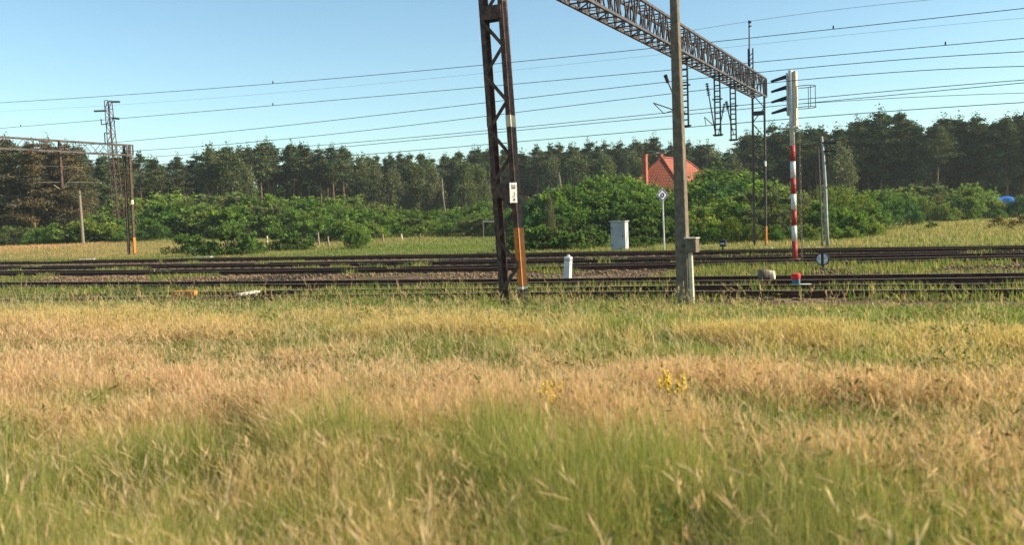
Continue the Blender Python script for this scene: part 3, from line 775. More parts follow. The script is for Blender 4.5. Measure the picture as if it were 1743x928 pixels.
slab("cover_slab", "thin white board lying beside the red-lidded box", "slab", (1361, 488), (1380, 487.5), .05, .2, "white", .1, 0, "pale slabs and covers by the rails")
slab("wooden_rail", "pale wooden rail lying in the weeds below the left pines", "rail", (68, 409), (98, 408), .2, .2, "palewood", .3)
def pale_bar(px0, px1, py, d, label):
    a = PD(px0, py, d); b2 = PY(px1, py, a[1]); t = thing("low_barrier", label, "barrier", (a[0], a[1], 0))
    MB().bar(a, b2, .08, .09, (0, 1, 0)).build("rail", "white", t)
    for p in (a, b2): MB().bar((p[0], p[1], -.1), (p[0], p[1], p[2]), .05, .05).build("post", "wood", t)
pale_bar(822, 846, 377, 80, "low white barrier rail behind the near lattice leg")

# ------------------------------------------------------------------ meadow fence posts
FP = [(454.6, 409, 78, "pale fence post standing before the round bushes, farthest from the lattice leg"),
      (542, 405, 80, "pale fence post, second one along from the bushes"), (559, 412, 76, "leaning pale fence post in dry grass left of the round green bush"),
      (652, 408, 84, "weathered fence post just right of the round green bush"), (684, 407, 86, "bright fence post midway along the green meadow"), (715, 407, 88, "dark sided fence post closest to the lattice leg"),
      (1529, 384, 84, "short white marker post in the right meadow by a dark bush")]
for px, py, d, lab in FP:
    a = PD(px, py, d); t = thing("fence_post", lab, "fence post", (a[0], a[1], 0), "fence posts in the meadow")
    z1 = PY(px, py - 9, a[1])[2]; lean = random.uniform(-.06, .06)
    MB().bar((a[0] - lean, a[1], -.1), (a[0] + lean, a[1], z1), .14, .14, (1, 0, 0), .11, .11).build("stake", "palewood" if px in (684, 454.6) else "wood" if px < 1500 else "white", t)
    MB().box((a[0] + lean, a[1], z1 + .02), (.13, .13, .04)).build("cap", "wood", t)

# ------------------------------------------------------------------ red roofed house
def house():
    D0 = 97.0
    A_ = V(PD(1126, 268, D0)); ez = 3.4
    def eave(px, d):
        a = PD(px, 340, d); return Vector((a[0], a[1], ez))
    NLc, NRc, FRc = eave(1045, 96), eave(1174, 96.5), eave(1258, 106)
    FLc = NLc + (FRc - NRc)
    rd = (FRc - NRc); B_ = A_ + rd * .42; B_.z = A_.z
    h = thing("red_roof_house", "house with a steep red tiled hip roof and two chimneys showing above the bushes", "house", (NLc.x, NLc.y, 0))
    me_v = [A_, B_, NLc, NRc, FRc, FLc]
    dn = Vector((0, 0, -.14)); vs_ = me_v + [p + dn for p in me_v]
    fs = [(2, 3, 0), (3, 4, 1, 0), (4, 5, 1), (5, 2, 0, 1), (9, 8, 6), (9, 6, 7, 10), (10, 7, 11), (11, 7, 6, 8), (2, 8, 9, 3), (3, 9, 10, 4), (4, 10, 11, 5), (5, 11, 8, 2)]
    me = bpy.data.meshes.new("roof"); me.from_pydata(vs_, [], fs); me.materials.append(MAT['roof'])
    uv = me.uv_layers.new(name="UVMap")
    for p in me.polygons:
        n_ = p.normal; t_ = Vector((0, 0, 1)).cross(n_)
        t_ = t_.normalized() if t_.length > 1e-3 else Vector((1, 0, 0)); b_ = n_.cross(t_)
        for li in p.loop_indices:
            c_ = me.vertices[me.loops[li].vertex_index].co; uv.data[li].uv = (c_.dot(t_), c_.dot(b_))
    me.update(); ro = bpy.data.objects.new("roof", me); col.objects.link(ro); ro.parent = h; ro.matrix_parent_inverse = h.matrix_basis.inverted()
    rt = MB()
    for a, b2 in ((A_, B_), (A_, NRc), (A_, NLc), (B_, FRc)): rt.tube([a + Vector((0, 0, .03)), b2 + Vector((0, 0, .03))], .10, 6)
    rt.build("ridge_tiles", "roof", ro)
    cen = (NLc + FRc) / 2; W_ = [cen + (p - cen) * .9 for p in (NLc, NRc, FRc, FLc)]
    wl_ = MB()
    for i in range(4):
        a, b2 = W_[i], W_[(i + 1) % 4]; wl_.add([(a.x, a.y, -.2), (b2.x, b2.y, -.2), (b2.x, b2.y, ez - .02), (a.x, a.y, ez - .02)], [(0, 1, 2, 3)])
    wl_.build("wall", "plaster", h)
    for i in (0, 1):
        a, b2 = W_[i], W_[i + 1]; d = (b2 - a).normalized(); nrm = Vector((d.y, -d.x, 0))
        for f_ in (.25, .7):
            c_ = a.lerp(b2, f_) + nrm * .03; c_.z = 1.7; ang = math.atan2(d.y, d.x)
            w_ = MB().box(c_, (1.2, .08, 1.3), Matrix.Rotation(ang, 3, 'Z')).build("window", "white", h)
            MB().box(c_ + nrm * .03, (1.0, .06, 1.1), Matrix.Rotation(ang, 3, 'Z')).build("pane", "glass", w_)
    for (px0, px1, ptop, pbot, d) in ((1095.5, 1101.5, 264, 312, 95.0), (1121, 1126.5, 264, 285, 97.5)):
        a = PD((px0 + px1) / 2, pbot, d); z1 = PY((px0 + px1) / 2, ptop, a[1])[2]
        ch = MB().box((a[0], a[1], (a[2] - 1 + z1) / 2), (.44, .6, z1 - a[2] + 1)).build("chimney", "chimney", ro)
        MB().box((a[0], a[1], z1 + .02), (.54, .7, .14)).build("chimney_cap", "chimney", ch)
house()

# blue tarpaulin in the far bushes
a = PD(1709, 349, 112); n_ = 14; P_ = []
mb = MB(); F_ = []
for i in range(n_):
    for j in range(6):
        u, v = i / (n_ - 1), j / 5
        P_.append((a[0] + (u - .5) * 2.6, a[1] + (v - .5) * 2.0, 1.9 + .75 * math.sin(math.pi * v) * (1 - .3 * u) + .12 * math.sin(u * 9 + v * 4) - (.9 if j in (0, 5) else 0)))
for i in range(n_ - 1):
    for j in range(5): F_.append((i * 6 + j, (i + 1) * 6 + j, (i + 1) * 6 + j + 1, i * 6 + j + 1))
mb.add(P_, F_); o = mb.build("tarpaulin", "tarp", None, True); sol = o.modifiers.new("thick", 'SOLIDIFY'); sol.thickness = .03
tag(o, "bright blue tarpaulin draped over something among the far right bushes", "tarpaulin")

# ------------------------------------------------------------------ trees and shrubs
def leaf_cards(cen, size, colr, r, aspect=.55, flat=0.0):
    """one diamond leaf spray per centre; random orientation, flat>0 pulls them level"""
    N = len(cen); n_ = r.normal(size=(N, 3)); n_[:, 2] = n_[:, 2] * (1 + flat * 2) + flat * .8
    n_ /= np.linalg.norm(n_, axis=1, keepdims=True); t = r.normal(size=(N, 3)); t -= n_ * (t * n_).sum(1, keepdims=True); t /= np.linalg.norm(t, axis=1, keepdims=True)
    b_ = np.cross(n_, t); s = (size * r.uniform(.55, 1.4, N))[:, None]
    co = np.stack([cen - t * s, cen - b_ * s * aspect + t * s * .15, cen + t * s + n_ * s * .15, cen + b_ * s * aspect + t * s * .15], 1)
    return co.reshape(-1, 3), np.repeat(colr, 4, 0)
def cards_mesh(name, cen, size, colr, r, mat, aspect=.55, flat=0.0):
    co, c = leaf_cards(cen, size, colr, r, aspect, flat)
    return mesh_np(name, co, [np.arange(len(co)).reshape(-1, 4)], [mat], c)

def pine_meshes(seed, H=17.0, crown_from=.40, spread=.17, base_col=(.080, .112, .056), warm=0.25, dens=1.0, taper=.75, card=.185):
    r = np.random.default_rng(seed); cen, colr = [], []
    tr = MB(); bend = r.normal(0, .12, 2); ax = lambda z: np.array([bend[0] * math.sin(z / H * 3), bend[1] * math.sin(z / H * 2.4), z])
    tr.tube([ax(z) for z in np.linspace(-.2, H * .97, 9)], list(np.linspace(.17, .03, 9)), 7)
    z = H * crown_from
    while z < H * .985:
        t = (z / H - crown_from) / (1 - crown_from)
        prof = (1 - t) ** taper * (.45 + .55 * min(1, t / .22)) + .04
        nb_ = r.integers(3, 6)
        for k in range(nb_):
            if r.random() < .12: continue
            a = r.uniform(0, 6.283); L_ = H * spread * prof * r.uniform(.55, 1.35) + .25; rise = r.uniform(-.05, .35) * L_
            tip = ax(z) + np.array([math.cos(a) * L_, math.sin(a) * L_, rise])
            tr.tube([ax(z), tip], [.035, .012], 4, False)
            nc = int((40 + 54 * L_ / 2.5) * dens)
            f = r.uniform(.05, 1.05, nc) ** .7
            p = ax(z) + (tip - ax(z)) * f[:, None] + r.normal(0, 1, (nc, 3)) * np.array([.34, .34, .17]) * (.6 + L_ * .25)
            cen.append(p); lum = r.uniform(.75, 1.3); br_ = r.random() < warm
            c = np.array(base_col) * lum * (np.array([1.32, 1.06, .85]) if br_ else 1)
            colr.append(np.clip(c * r.uniform(.75, 1.3, (nc, 1)), .004, 1))
        z += r.uniform(.28, .62)
    top = ax(H) + r.normal(0, 1, (34, 3)) * np.array([.22, .22, .45]); cen.append(top); colr.append(np.tile(np.array(base_col) * 1.2, (34, 1)))
    # dead lower twigs
    for _ in range(12):
        z = r.uniform(.02, crown_from) * H; a = r.uniform(0, 6.28); L_ = r.uniform(.4, 1.4)
        tr.tube([ax(z), ax(z) + np.array([math.cos(a) * L_, math.sin(a) * L_, r.uniform(-.2, .2)])], [.018, .006], 3, False)
    cm = cards_mesh("crown", np.concatenate(cen), card, np.concatenate(colr), r, 'needle', .5, .1)
    o = tr.build("trunk", "bark"); tm = o.data; bpy.data.objects.remove(o)
    return tm, cm, H

def broad_meshes(seed, H=13.0, col_=(.075, .095, .04), crown_from=.30, wid=.2, n=5200, droop=.4):
    r = np.random.default_rng(seed); tr = MB(); cen, colr = [], []
    tr.tube([(r.normal(0, .05), r.normal(0, .05), z) for z in np.linspace(-.2, H * .9, 8)], list(np.linspace(.16, .03, 8)), 7)
    for k in range(3):
        a = r.uniform(0, 6.28); tr.tube([(math.cos(a) * .5, math.sin(a) * .5, -.2), (math.cos(a) * .7, math.sin(a) * .7, H * .4), (math.cos(a) * .9, math.sin(a) * .9, H * .8)], [.09, .06, .02], 6)
    K = 46
    for k in range(K):
        t = r.uniform(0, 1) ** .85; z = H * (crown_from + (1 - crown_from) * t)
        R_ = H * wid * math.sqrt(max(.04, 1 - (2 * t - .85) ** 2 / 1.4)) * (1 if t < .8 else .7)
        a = r.uniform(0, 6.28); q = r.uniform(.25, 1.0); c0 = np.array([math.cos(a) * R_ * q, math.sin(a) * R_ * q, min(z, H * .96)])
        tr.tube([(0, 0, c0[2] * .85), c0], [.03, .01], 4, False)
        m = n // K; p = c0 + r.normal(0, 1, (m, 3)) * np.array([.5, .5, .55 + droop * .5]) * H / 14
        p[:, 2] -= np.abs(r.normal(0, droop, m)) * H / 20
        cen.append(p); lum = r.uniform(.65, 1.35); colr.append(np.clip(np.array(col_) * lum * r.uniform(.7, 1.35, (m, 1)), .004, 1))
    cm = cards_mesh("crown", np.concatenate(cen), .20 * H / 13, np.concatenate(colr), r, 'leaf', .55)
    o = tr.build("trunk", "palebark"); tm = o.data; bpy.data.objects.remove(o)
    return tm, cm, H

def shrub_meshes(seed, H=4.0, W=4.5, col_=(.105, .19, .048), n=5600, leaf=.115, lobes=13, warm=.12):
    r = np.random.default_rng(seed); st = MB(); cen, colr = [], []
    for k in range(lobes):
        a = r.uniform(0, 6.28) if k else 0; q = math.sqrt(r.random()) if k else 0
        R_ = H * r.uniform(.17, .30); hz = max(R_ * .6, H * (1 - .5 * q ** 2) * r.uniform(.55, .98) - R_ * .8)
        c0 = np.array([math.cos(a) * q * W / 2.3, math.sin(a) * q * W / 2.3, hz])
        st.tube([(c0[0] * .2, c0[1] * .2, -.1), (c0[0] * .7, c0[1] * .7, c0[2] * .6), c0], [.045, .03, .012], 5, False)
        lum = r.uniform(.7, 1.35); yel = r.random() < warm
        c = np.array(col_) * lum * (np.array([1.3, 1.15, .9]) if yel else 1)
        m = n // lobes; sh_n = 16
        d = r.normal(size=(sh_n, 3)); d /= np.linalg.norm(d, axis=1, keepdims=True); d[:, 2] = np.abs(d[:, 2]) * 1.1 - .25
        ln = R_ * r.uniform(.7, 1.35, sh_n)
        for i in range(0, sh_n, 3): st.tube([c0, c0 + d[i] * ln[i]], [.014, .005], 3, False)
        idx = r.integers(0, sh_n, m); f = r.uniform(.25, 1.05, m) ** .6
        p = c0 + d[idx] * (ln[idx] * f)[:, None] + r.normal(0, .11, (m, 3)) * (H / 4) ** .5 * R_
        p[:, 2] = np.maximum(p[:, 2], .05); cen.append(p)
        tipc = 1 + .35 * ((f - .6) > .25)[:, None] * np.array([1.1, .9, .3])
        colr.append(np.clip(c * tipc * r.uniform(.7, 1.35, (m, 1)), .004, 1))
    # low skirt of leaves and a few bare dead twigs
    m = n // 5; a = r.uniform(0, 6.28, m); q = np.sqrt(r.random(m)) * W / 2
    cen.append(np.stack([np.cos(a) * q, np.sin(a) * q, r.uniform(.05, .35 * H, m)], 1)); colr.append(np.clip(np.array(col_) * .9 * r.uniform(.6, 1.3, (m, 1)), .004, 1))
    for k in range(5):
        a = r.uniform(0, 6.28); st.tube([(math.cos(a) * .5, math.sin(a) * .5, H * .4), (math.cos(a) * W * .3, math.sin(a) * W * .3, H * r.uniform(.8, 1.08))], [.02, .006], 3, False)
    allp = np.concatenate(cen); H = float(np.percentile(allp[:, 2], 99))
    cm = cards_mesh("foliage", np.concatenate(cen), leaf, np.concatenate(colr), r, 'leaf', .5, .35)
    o = st.build("stem", "stem"); sm = o.data; bpy.data.objects.remove(o)
    return sm, cm, H

PINES = [pine_meshes(11, taper=1.0), pine_meshes(12, crown_from=.58, spread=.16), pine_meshes(13, crown_from=.30, spread=.19, warm=.12),
         pine_meshes(14, crown_from=.36, spread=.17, base_col=(.062, .098, .056)), pine_meshes(15, taper=.9, crown_from=.62, spread=.15, warm=.4), pine_meshes(16, crown_from=.25, spread=.17, base_col=(.075, .10, .05), warm=.3)]
BROWN = [pine_meshes(21, 14, .06, .17, (.098, .106, .06), .3, 1.8, .9, .13), pine_meshes(22, 14, .10, .2, (.105, .10, .062), .4, 1.8, .9, .13), pine_meshes(23, 14, .04, .15, (.070, .098, .056), .15, 1.8, .9, .13)]
BIRCH = [broad_meshes(31, col_=(.13, .15, .075)), broad_meshes(32, col_=(.15, .165, .09), wid=.17, droop=.7), broad_meshes(33, col_=(.11, .14, .06), wid=.23)]
BUSH = [shrub_meshes(41), shrub_meshes(42, W=5.5, col_=(.08, .155, .042)), shrub_meshes(43, W=4.0, col_=(.14, .225, .058), warm=.25), shrub_meshes(44, W=5.0, col_=(.058, .128, .045), warm=.04), shrub_meshes(45, W=4.6, col_=(.135, .195, .055), warm=.35), shrub_meshes(46, W=4.8, col_=(.12, .155, .075), lobes=10, n=4600), shrub_meshes(47, H=4.6, W=4.2, col_=(.10, .15, .04), lobes=17, warm=.3, leaf=.09)]
LOW = [shrub_meshes(51, 1.5, 2.4, (.10, .17, .048), 2800, .085, 9), shrub_meshes(52, 1.5, 2.8, (.08, .14, .04), 2800, .085, 9), shrub_meshes(53, 1.5, 2.2, (.22, .20, .09), 1600, .08, 9, .4)]

def plant(kind, name, label, cat, group, loc, height, parts, sx=1.0, rz=None):
    a_, c_, H_ = kind; s = height / H_
    t = bpy.data.objects.new(name, None); col.objects.link(t); t.location = V(loc); t.empty_display_size = .3
    t.rotation_euler = (0, 0, random.uniform(0, 6.28) if rz is None else rz); t.scale = (s * sx, s * sx, s)
    tag(t, label, cat, group)
    for nm, me in zip(parts, (a_, c_)):
        o = bpy.data.objects.new(nm, me); col.objects.link(o); o.parent = t
    return t

PROF = np.array([(-120, 232), (0, 236), (60, 238), (120, 246), (185, 262), (240, 266), (300, 271), (345, 266), (370, 247), (430, 243), (480, 240), (512, 240), (545, 256), (600, 250), (640, 262), (700, 263), (750, 258), (800, 251), (840, 247), (900, 250), (950, 244), (1000, 244), (1060, 240), (1100, 237), (1180, 240), (1215, 252), (1240, 256), (1270, 226), (1310, 216), (1380, 213), (1430, 215), (1470, 197), (1520, 192), (1560, 206), (1600, 201), (1650, 197), (1690, 203), (1743, 188), (1900, 180)], float)
hor = lambda px: 405 - .0356 * px
def edge_depth(px): return float(np.interp(px, [-100, 130, 230, 500, 900, 1220, 1290, 1900], [108, 112, 150, 160, 168, 160, 140, 130]))
def zone(px):
    if px < 235: return "pines beside the slim lattice pylon", "tall brownish pine in the dark clump around the slim lattice pylon"
    if px < 850: return "pines left of the number-plate leg", "tall pine in the forest between the slim pylon and the number-plate leg"
    if px < 1230: return "pines behind the red roof", "tall pine in the forest behind the red roofed house"
    return "pines behind the striped signal", "tall dark pine in the shady forest wall behind the striped signal"
count = 0
for row, (dd_, n_, lo, hi) in enumerate(((0, 72, -7, 11), (7, 64, 0, 12), (15, 56, 2, 14), (26, 54, 8, 24), (40, 50, 10, 30))):
    for i in range(n_):
        px = -90 + 1930 * (i + .5 + random.uniform(-.42, .42)) / n_ + row * 7
        d = edge_depth(px) + dd_ + random.uniform(-3, 3)
        top = float(np.interp(px, PROF[:, 0], PROF[:, 1])) + random.uniform(lo, hi)
        p = PD(px, top, d); gz = float(ground_z(p[0], p[1])); h = p[2] - gz
        g_, l_ = zone(px)
        kind = random.choice([PINES[1], PINES[4]] if 400 < px < 830 and row < 2 and random.random() < .75 else BROWN if (px < 150 and random.random() < .75) or row >= 3 or (row == 2 and px > 1200) else PINES)
        plant(kind, "pine_tree", l_, "pine tree", g_, (p[0], p[1], gz - .1), h, ("trunk", "crown"), random.uniform(1.0, 1.4)); count += 1
for px, top, d in ((1376, 245, 152), (1390, 250, 158), (1536, 262, 150), (1362, 250, 160)):
    p = PD(px, top, d); g_, l_ = zone(px); plant(BROWN[2], "pine_tree", l_, "pine tree", g_, (p[0], p[1], -.1), p[2], ("trunk", "crown"), 1.1)
# broadleaf trees at the forest edge
for px, top, d in ((358, 252, 146), (392, 262, 144), (415, 280, 140), (615, 268, 150), (640, 285, 146), (668, 290, 146), (705, 280, 150), (735, 285, 146), (790, 278, 140), (815, 285, 144), (940, 268, 150), (985, 270, 150), (1030, 268, 150), (1075, 262, 152), (1250, 268, 138), (1215, 262, 148), (1090, 275, 140), (1430, 245, 126)):
    p = PD(px, top, d); z1 = "grey-green broadleaf tree " + ("at the forest edge between the slim pylon and the number-plate leg" if px < 850 else "at the forest edge around the red roof" if px < 1300 else "in front of the dark pines right of the bent mast")
    plant(random.choice(BIRCH), "broadleaf_tree", z1, "tree", "broadleaf trees " + ("left" if px < 850 else "near the house" if px < 1300 else "right"), (p[0], p[1], -.1), p[2], ("trunk", "crown"), random.uniform(.8, 1.1))

def bush(px, top, d, kinds, label, group, sx=1.0):
    p = PD(px, top, d); gz = float(ground_z(p[0], p[1]))
    plant(random.choice(kinds), "shrub", label, "shrub", group, (p[0], p[1], gz - .08), max(.4, p[2] - gz), ("stem", "foliage"), sx)
# thicket left of the number-plate leg
for px, top, d in [(165, 368, 100), (90, 383, 100), (30, 386, 102), (130, 383, 100), (175, 386, 100), (10, 384, 104), (60, 388, 100), (250, 340, 116), (285, 335, 118), (320, 334, 116), (355, 336, 114), (390, 335, 118), (425, 336, 116), (460, 334, 118), (495, 338, 116), (530, 340, 114), (565, 342, 116), (600, 340, 116), (635, 346, 114), (670, 352, 114), (705, 362, 110), (740, 366, 108), (775, 355, 110), (805, 362, 106), (830, 360, 104),
                   (265, 352, 106), (310, 350, 106), (350, 352, 104), (400, 356, 102), (445, 352, 104), (490, 356, 102), (540, 358, 102), (585, 360, 102), (630, 368, 102), (680, 372, 102), (720, 378, 100), (780, 378, 98), (560, 372, 92), (590, 378, 90), (628, 380, 92), (655, 382, 94), (690, 384, 94), (725, 382, 92), (760, 380, 90), (795, 376, 88), (825, 374, 86), (745, 372, 98), (810, 368, 94), (220, 385, 96), (250, 372, 98), (575, 350, 108), (615, 352, 108), (650, 358, 104), (690, 360, 106), (735, 358, 106), (765, 362, 102), (820, 350, 108), (705, 372, 100)]:
    bush(px, top + random.uniform(-5, 2), d, [BUSH[0], BUSH[2], BUSH[4], BUSH[5], BUSH[0], BUSH[1]], "leafy green shrub in the long thicket left of the number-plate leg", "shrubs left of the number-plate leg", random.uniform(1.1, 1.5))
for px, top, d, lab in [(310, 398, 74, 0), (392, 384, 66, 0), (420, 396, 70, 0), (470, 388, 74, 0), (505, 394, 72, 0), (345, 400, 66, 0)]:
    bush(px, top, d, LOW[:2], "low bush along the meadow edge right of the distant portal's leg", "low bushes by the distant portal", 1.0)
bush(606, 388, 70, [BUSH[2]], "single round bright green bush standing free in the meadow", None, .9)
# around the house
for px, top, d in [(905, 345, 84), (930, 335, 86), (960, 320, 84), (990, 316, 84), (1020, 308, 84), (1050, 302, 86), (1078, 312, 82), (1105, 320, 82), (1135, 322, 84), (1005, 330, 76), (1045, 325, 76), (1085, 330, 76), (960, 345, 74), (1120, 345, 74), (870, 360, 92), (1190, 307, 82), (1220, 292, 84), (1245, 293, 84), (1205, 318, 74), (1240, 312, 74), (1275, 322, 74), (1062, 314, 88), (1202, 305, 86), (1080, 322, 80), (1110, 326, 78), (1176, 314, 88), (1150, 330, 78)]:
    bush(px, top + random.uniform(-3, 3), d, BUSH[:2] + BUSH[3:4], "tall dark green shrub crowding in front of the red roofed house", "tall shrubs by the house", random.uniform(.95, 1.25))
for px, top, d in [(905, 388, 55), (930, 386, 54), (955, 388, 54), (980, 390, 53), (1010, 388, 54), (880, 392, 56), (1090, 385, 56), (1110, 370, 58), (1150, 372, 58), (1165, 365, 60), (1085, 398, 52)]:
    bush(px, top + random.uniform(-3, 3), d, LOW[:2], "low bush beside the grey cabinet at the meadow edge", "low bushes by the cabinet", 1.15)
bush(935, 335, 60, [BIRCH[1]], "slender yellowish sapling left of the grey cabinet", None, .55)
# right of the post
for px, top, d in [(1195, 352, 60), (1225, 340, 62), (1255, 345, 60), (1285, 330, 66), (1325, 322, 68), (1365, 330, 64), (1390, 345, 60), (1340, 350, 60), (1300, 356, 58), (1420, 322, 70), (1450, 320, 72), (1475, 326, 74), (1430, 350, 60), (1460, 362, 58), (1480, 368, 58), (1240, 372, 54), (1210, 380, 54), (1275, 378, 54), (1320, 380, 54), (1375, 380, 54), (1410, 382, 54), (1445, 385, 54)]:
    bush(px, top + random.uniform(-4, 3), d, BUSH[:3] + BUSH[4:], "bright green shrub in the thicket around the striped signal", "shrubs around the striped signal", random.uniform(1.0, 1.3))
for i in range(46):                                   # undergrowth under the pines
    px = -60 + 1880 * (i + random.uniform(.2, .8)) / 46; bush(px, random.uniform(322, 345) - (14 if px > 1250 else 0), edge_depth(px) + random.uniform(6, 34), [BUSH[3], BUSH[1]], "dark undergrowth shrub in the shade beneath the pines", "undergrowth beneath the pines", 1.5)
bush(1545, 340, 84, [BUSH[3]], "dark rounded bush at the left end of the right meadow", None, .75)
bush(1585, 375, 72, [LOW[0]], "small dark bush standing alone in the right meadow", None, .9)
for px, top, d in [(1505, 330, 100), (1530, 326, 104), (1560, 315, 108), (1595, 320, 110), (1625, 325, 110), (1655, 318, 110), (1680, 330, 106), (1735, 338, 104), (1575, 332, 100), (1640, 336, 100), (1755, 330, 108), (1700, 352, 98), (1610, 345, 98)]:
    bush(px, top + random.uniform(-4, 3), d, BUSH, "yellow-green shrub in the row behind the right meadow", "shrubs behind the right meadow", random.uniform(.9, 1.2))
for px, top, d in [(1700, 368, 70), (1725, 372, 68), (1745, 365, 70), (1685, 384, 66), (1718, 390, 62)]:
    bush(px, top, d, [LOW[2]], "straw-coloured dry bush at the meadow's outer end", "dry bushes in the right meadow", 1.1)

# ------------------------------------------------------------------ grass
def blades(name, x, y, h, w, c, lean, label, head=None, cat="grass", seed=1):
    """tapering bent blades; head: (mask, length, width, colours) feathery seed heads at the tips"""
    r = np.random.default_rng(seed); N = len(x); z = ground_z(x, y) - .02
    a = r.uniform(0, 6.283, N); bx_, by_ = np.cos(a), np.sin(a)                       # blade width direction
    la = r.uniform(0, 6.283, N); L_ = h * lean * np.abs(r.normal(.0, 1, N)); lx, ly = np.cos(la) * L_ - .25 * L_, np.sin(la) * L_
    root = np.stack([x, y, z], 1); W_ = np.stack([bx_, by_, 0 * bx_], 1) * (w / 2)[:, None]
    def at(t): return root + np.stack([lx * t ** 1.8, ly * t ** 1.8, h * (t - .12 * (L_ / h) * t * t)], 1)
    p2, p3 = at(.58), at(1.0)
    co = np.stack([root - W_, root + W_, p2 - W_ * .75, p2 + W_ * .75, p3], 1)
    cc = np.repeat(c[:, None], 5, 1).copy()
    base = 5 * np.arange(N)[:, None]
    quads = base + np.array([[0, 1, 3, 2]]); tris = base + np.array([[2, 3, 4]])
    co = co.reshape(-1, 3); cc = cc.reshape(-1, 3)
    if head is not None:
        m, hl, hw, hc = head; k = np.where(m)[0]; d = p3[k] - p2[k]; d /= np.linalg.norm(d, axis=1, keepdims=True)
        tip = p3[k]; n0 = len(co); K = len(k); add = []
        NS = 4
        for s_ in range(NS):
            aa = a[k] + s_ * 1.57 + r.uniform(-.5, .5, K); o_ = np.stack([np.cos(aa), np.sin(aa), 0 * aa], 1); q = np.stack([-np.sin(aa), np.cos(aa), 0 * aa], 1) * hw[k][:, None]
            b0 = tip - d * hl[k][:, None] * (.6 - .25 * s_); e0 = b0 + d * hl[k][:, None] * .7 + o_ * (hl[k] * r.uniform(.05, .4, K))[:, None]; m0 = b0 * .5 + e0 * .5
            add.append(np.stack([b0, m0 + q, e0, m0 - q], 1))
        H4 = np.stack(add, 1).reshape(-1, 3)
        quads = np.concatenate([quads, n0 + np.arange(len(H4)).reshape(-1, 4)])
        co = np.concatenate([co, H4]); cc = np.concatenate([cc, np.repeat(hc[k], 4 * NS, 0)])
    me = mesh_np(name, co, [quads, tris], ['blade'], cc)
    return tag(link_mesh(name, me), label, cat, None, "stuff")

def scatter(N, y0, y1, power, seed, margin=1.0):
    """random roots in the wedge the camera sees, denser towards it"""
    r = np.random.default_rng(seed); u = r.random(N)
    y = (y0 ** power + u * (y1 ** power - y0 ** power)) ** (1 / power)
    x0 = -1.72 * y - margin - .6; x1 = .12 * y + margin + .3
    return x0 + r.random(N) * (x1 - x0), y
def off_track(x, y, gap=.75): return y < TRACKS[0][0](x) - gap - .5 * (noise2(x * .8, x * 0 + 3) - .3)
GREEN_PATCH = [(40, 600, 2.2, .9), (60, 800, 1.6, .8), (640, 578, 2.4, .8), (560, 570, 2.0, .7), (940, 578, 1.7, .8), (1300, 592, 1.5, .6), (480, 664, 1.1, .4), (1480, 692, 1.3, .45), (1540, 560, 1.8, .8), (300, 585, 1.6, .6), (1640, 690, 1.2, .4), (1700, 640, 1.2, .6), (1380, 690, 1.0, .4)]
GP = [(G(a, b, .35), rx, ry) for a, b, rx, ry in GREEN_PATCH]
def dryness(x, y):
    yb = 4.9 + .08 * (x + 3) + 2.2 * (fbm(x * .6 + 3, y * .5, 4) - .5)
    d = ss(-.7, .7, y - yb)                                                # green verge by our train, dry field past it
    d = d * (1 - .90 * ss(12.0, 14.6, y + 2.2 * (fbm(x * .3, y * .3 + 40) - .5)))   # green again by the first track
    d = d * (.20 + .66 * ss(.36, .60, fbm(x * .42 + 11, y * 1.1 + 2, 5)))
    d = np.maximum(d, (.16 + .26 * ss(.45, .62, fbm(x * .9 + 20, y * 1.2 + 9, 4))) * (1 - ss(4, 6, y)))
    for p, rx, ry in GP:
        q = ((x - p[0]) / rx) ** 2 + ((y - p[1]) / ry) ** 2; d = d * (1 - .95 * np.exp(-q * 1.3))
    return np.clip(d, .06, .97)
def pick(c, n_, r, v=.28):
    c = np.array(c); return np.clip(c[r.integers(0, len(c), n_)] * r.uniform(1 - v, 1 + v, (n_, 1)), .005, .9)

r = np.random.default_rng(77)
x, y = scatter(1300000, 1.7, 17.6, 1.25, 5)
k_ = off_track(x, y); x, y = x[k_], y[k_]
D = dryness(x, y)
plantn = fbm(x * 2.6 + 50, y * 2.6, 2); plantn = np.clip((plantn - .5) * 1.9 + .5, 0, 1)      # plant by plant, not a smooth blend
isdry = (.45 * plantn + .55 * r.random(len(x))) < D
dist = np.hypot(x, y)
GREENS = [(.18, .235, .065), (.24, .28, .085), (.31, .325, .105), (.13, .19, .05), (.36, .34, .13), (.46, .40, .19)]
DRYS = [(.60, .43, .20), (.54, .39, .18), (.64, .50, .26), (.50, .40, .17), (.58, .39, .21)]
PINKS = [(.68, .45, .28), (.62, .42, .27), (.70, .53, .34), (.62, .46, .25)]
gx, gy = x[~isdry], y[~isdry]; n_ = len(gx); gd = dist[~isdry]
clump = fbm(gx * 1.0, gy * 1.0, 2)
gh = (.16 + .40 * clump) * r.uniform(.35, 1.3, n_) * np.where(gy < 6, .55 + 1.0 * ss(.3, .65, fbm(gx * 1.7 + 4, gy * 1.7, 3)), .85) * (1 - .55 * ss(12.5, 16, gy))
gw = np.clip(.0008 * gd * r.uniform(.5, 1.5, n_), .0022, .012)
gc = pick(GREENS, n_, r); far = ss(9, 13, gy)[:, None]; gc = gc * (1 - far) + gc * np.array([.85, .97, .8]) * far; nearf = (1 - ss(4.5, 6.5, gy))[:, None]; gc = gc * (1 + nearf * np.array([.12, .08, .08])); gc = gc * (.62 + .76 * fbm(gx * 2.0 + 33, gy * 2.0, 2))[:, None] * np.where(fbm(gx * 1.2 + 60, gy * 1.2, 2) > .56, 1, 0)[:, None] + gc * np.where(fbm(gx * 1.2 + 60, gy * 1.2, 2) > .56, 0, 1)[:, None] * np.array([1.02, 1.02, .92]); gc = gc * (1 + nearf * np.array([.0, .02, .04]))
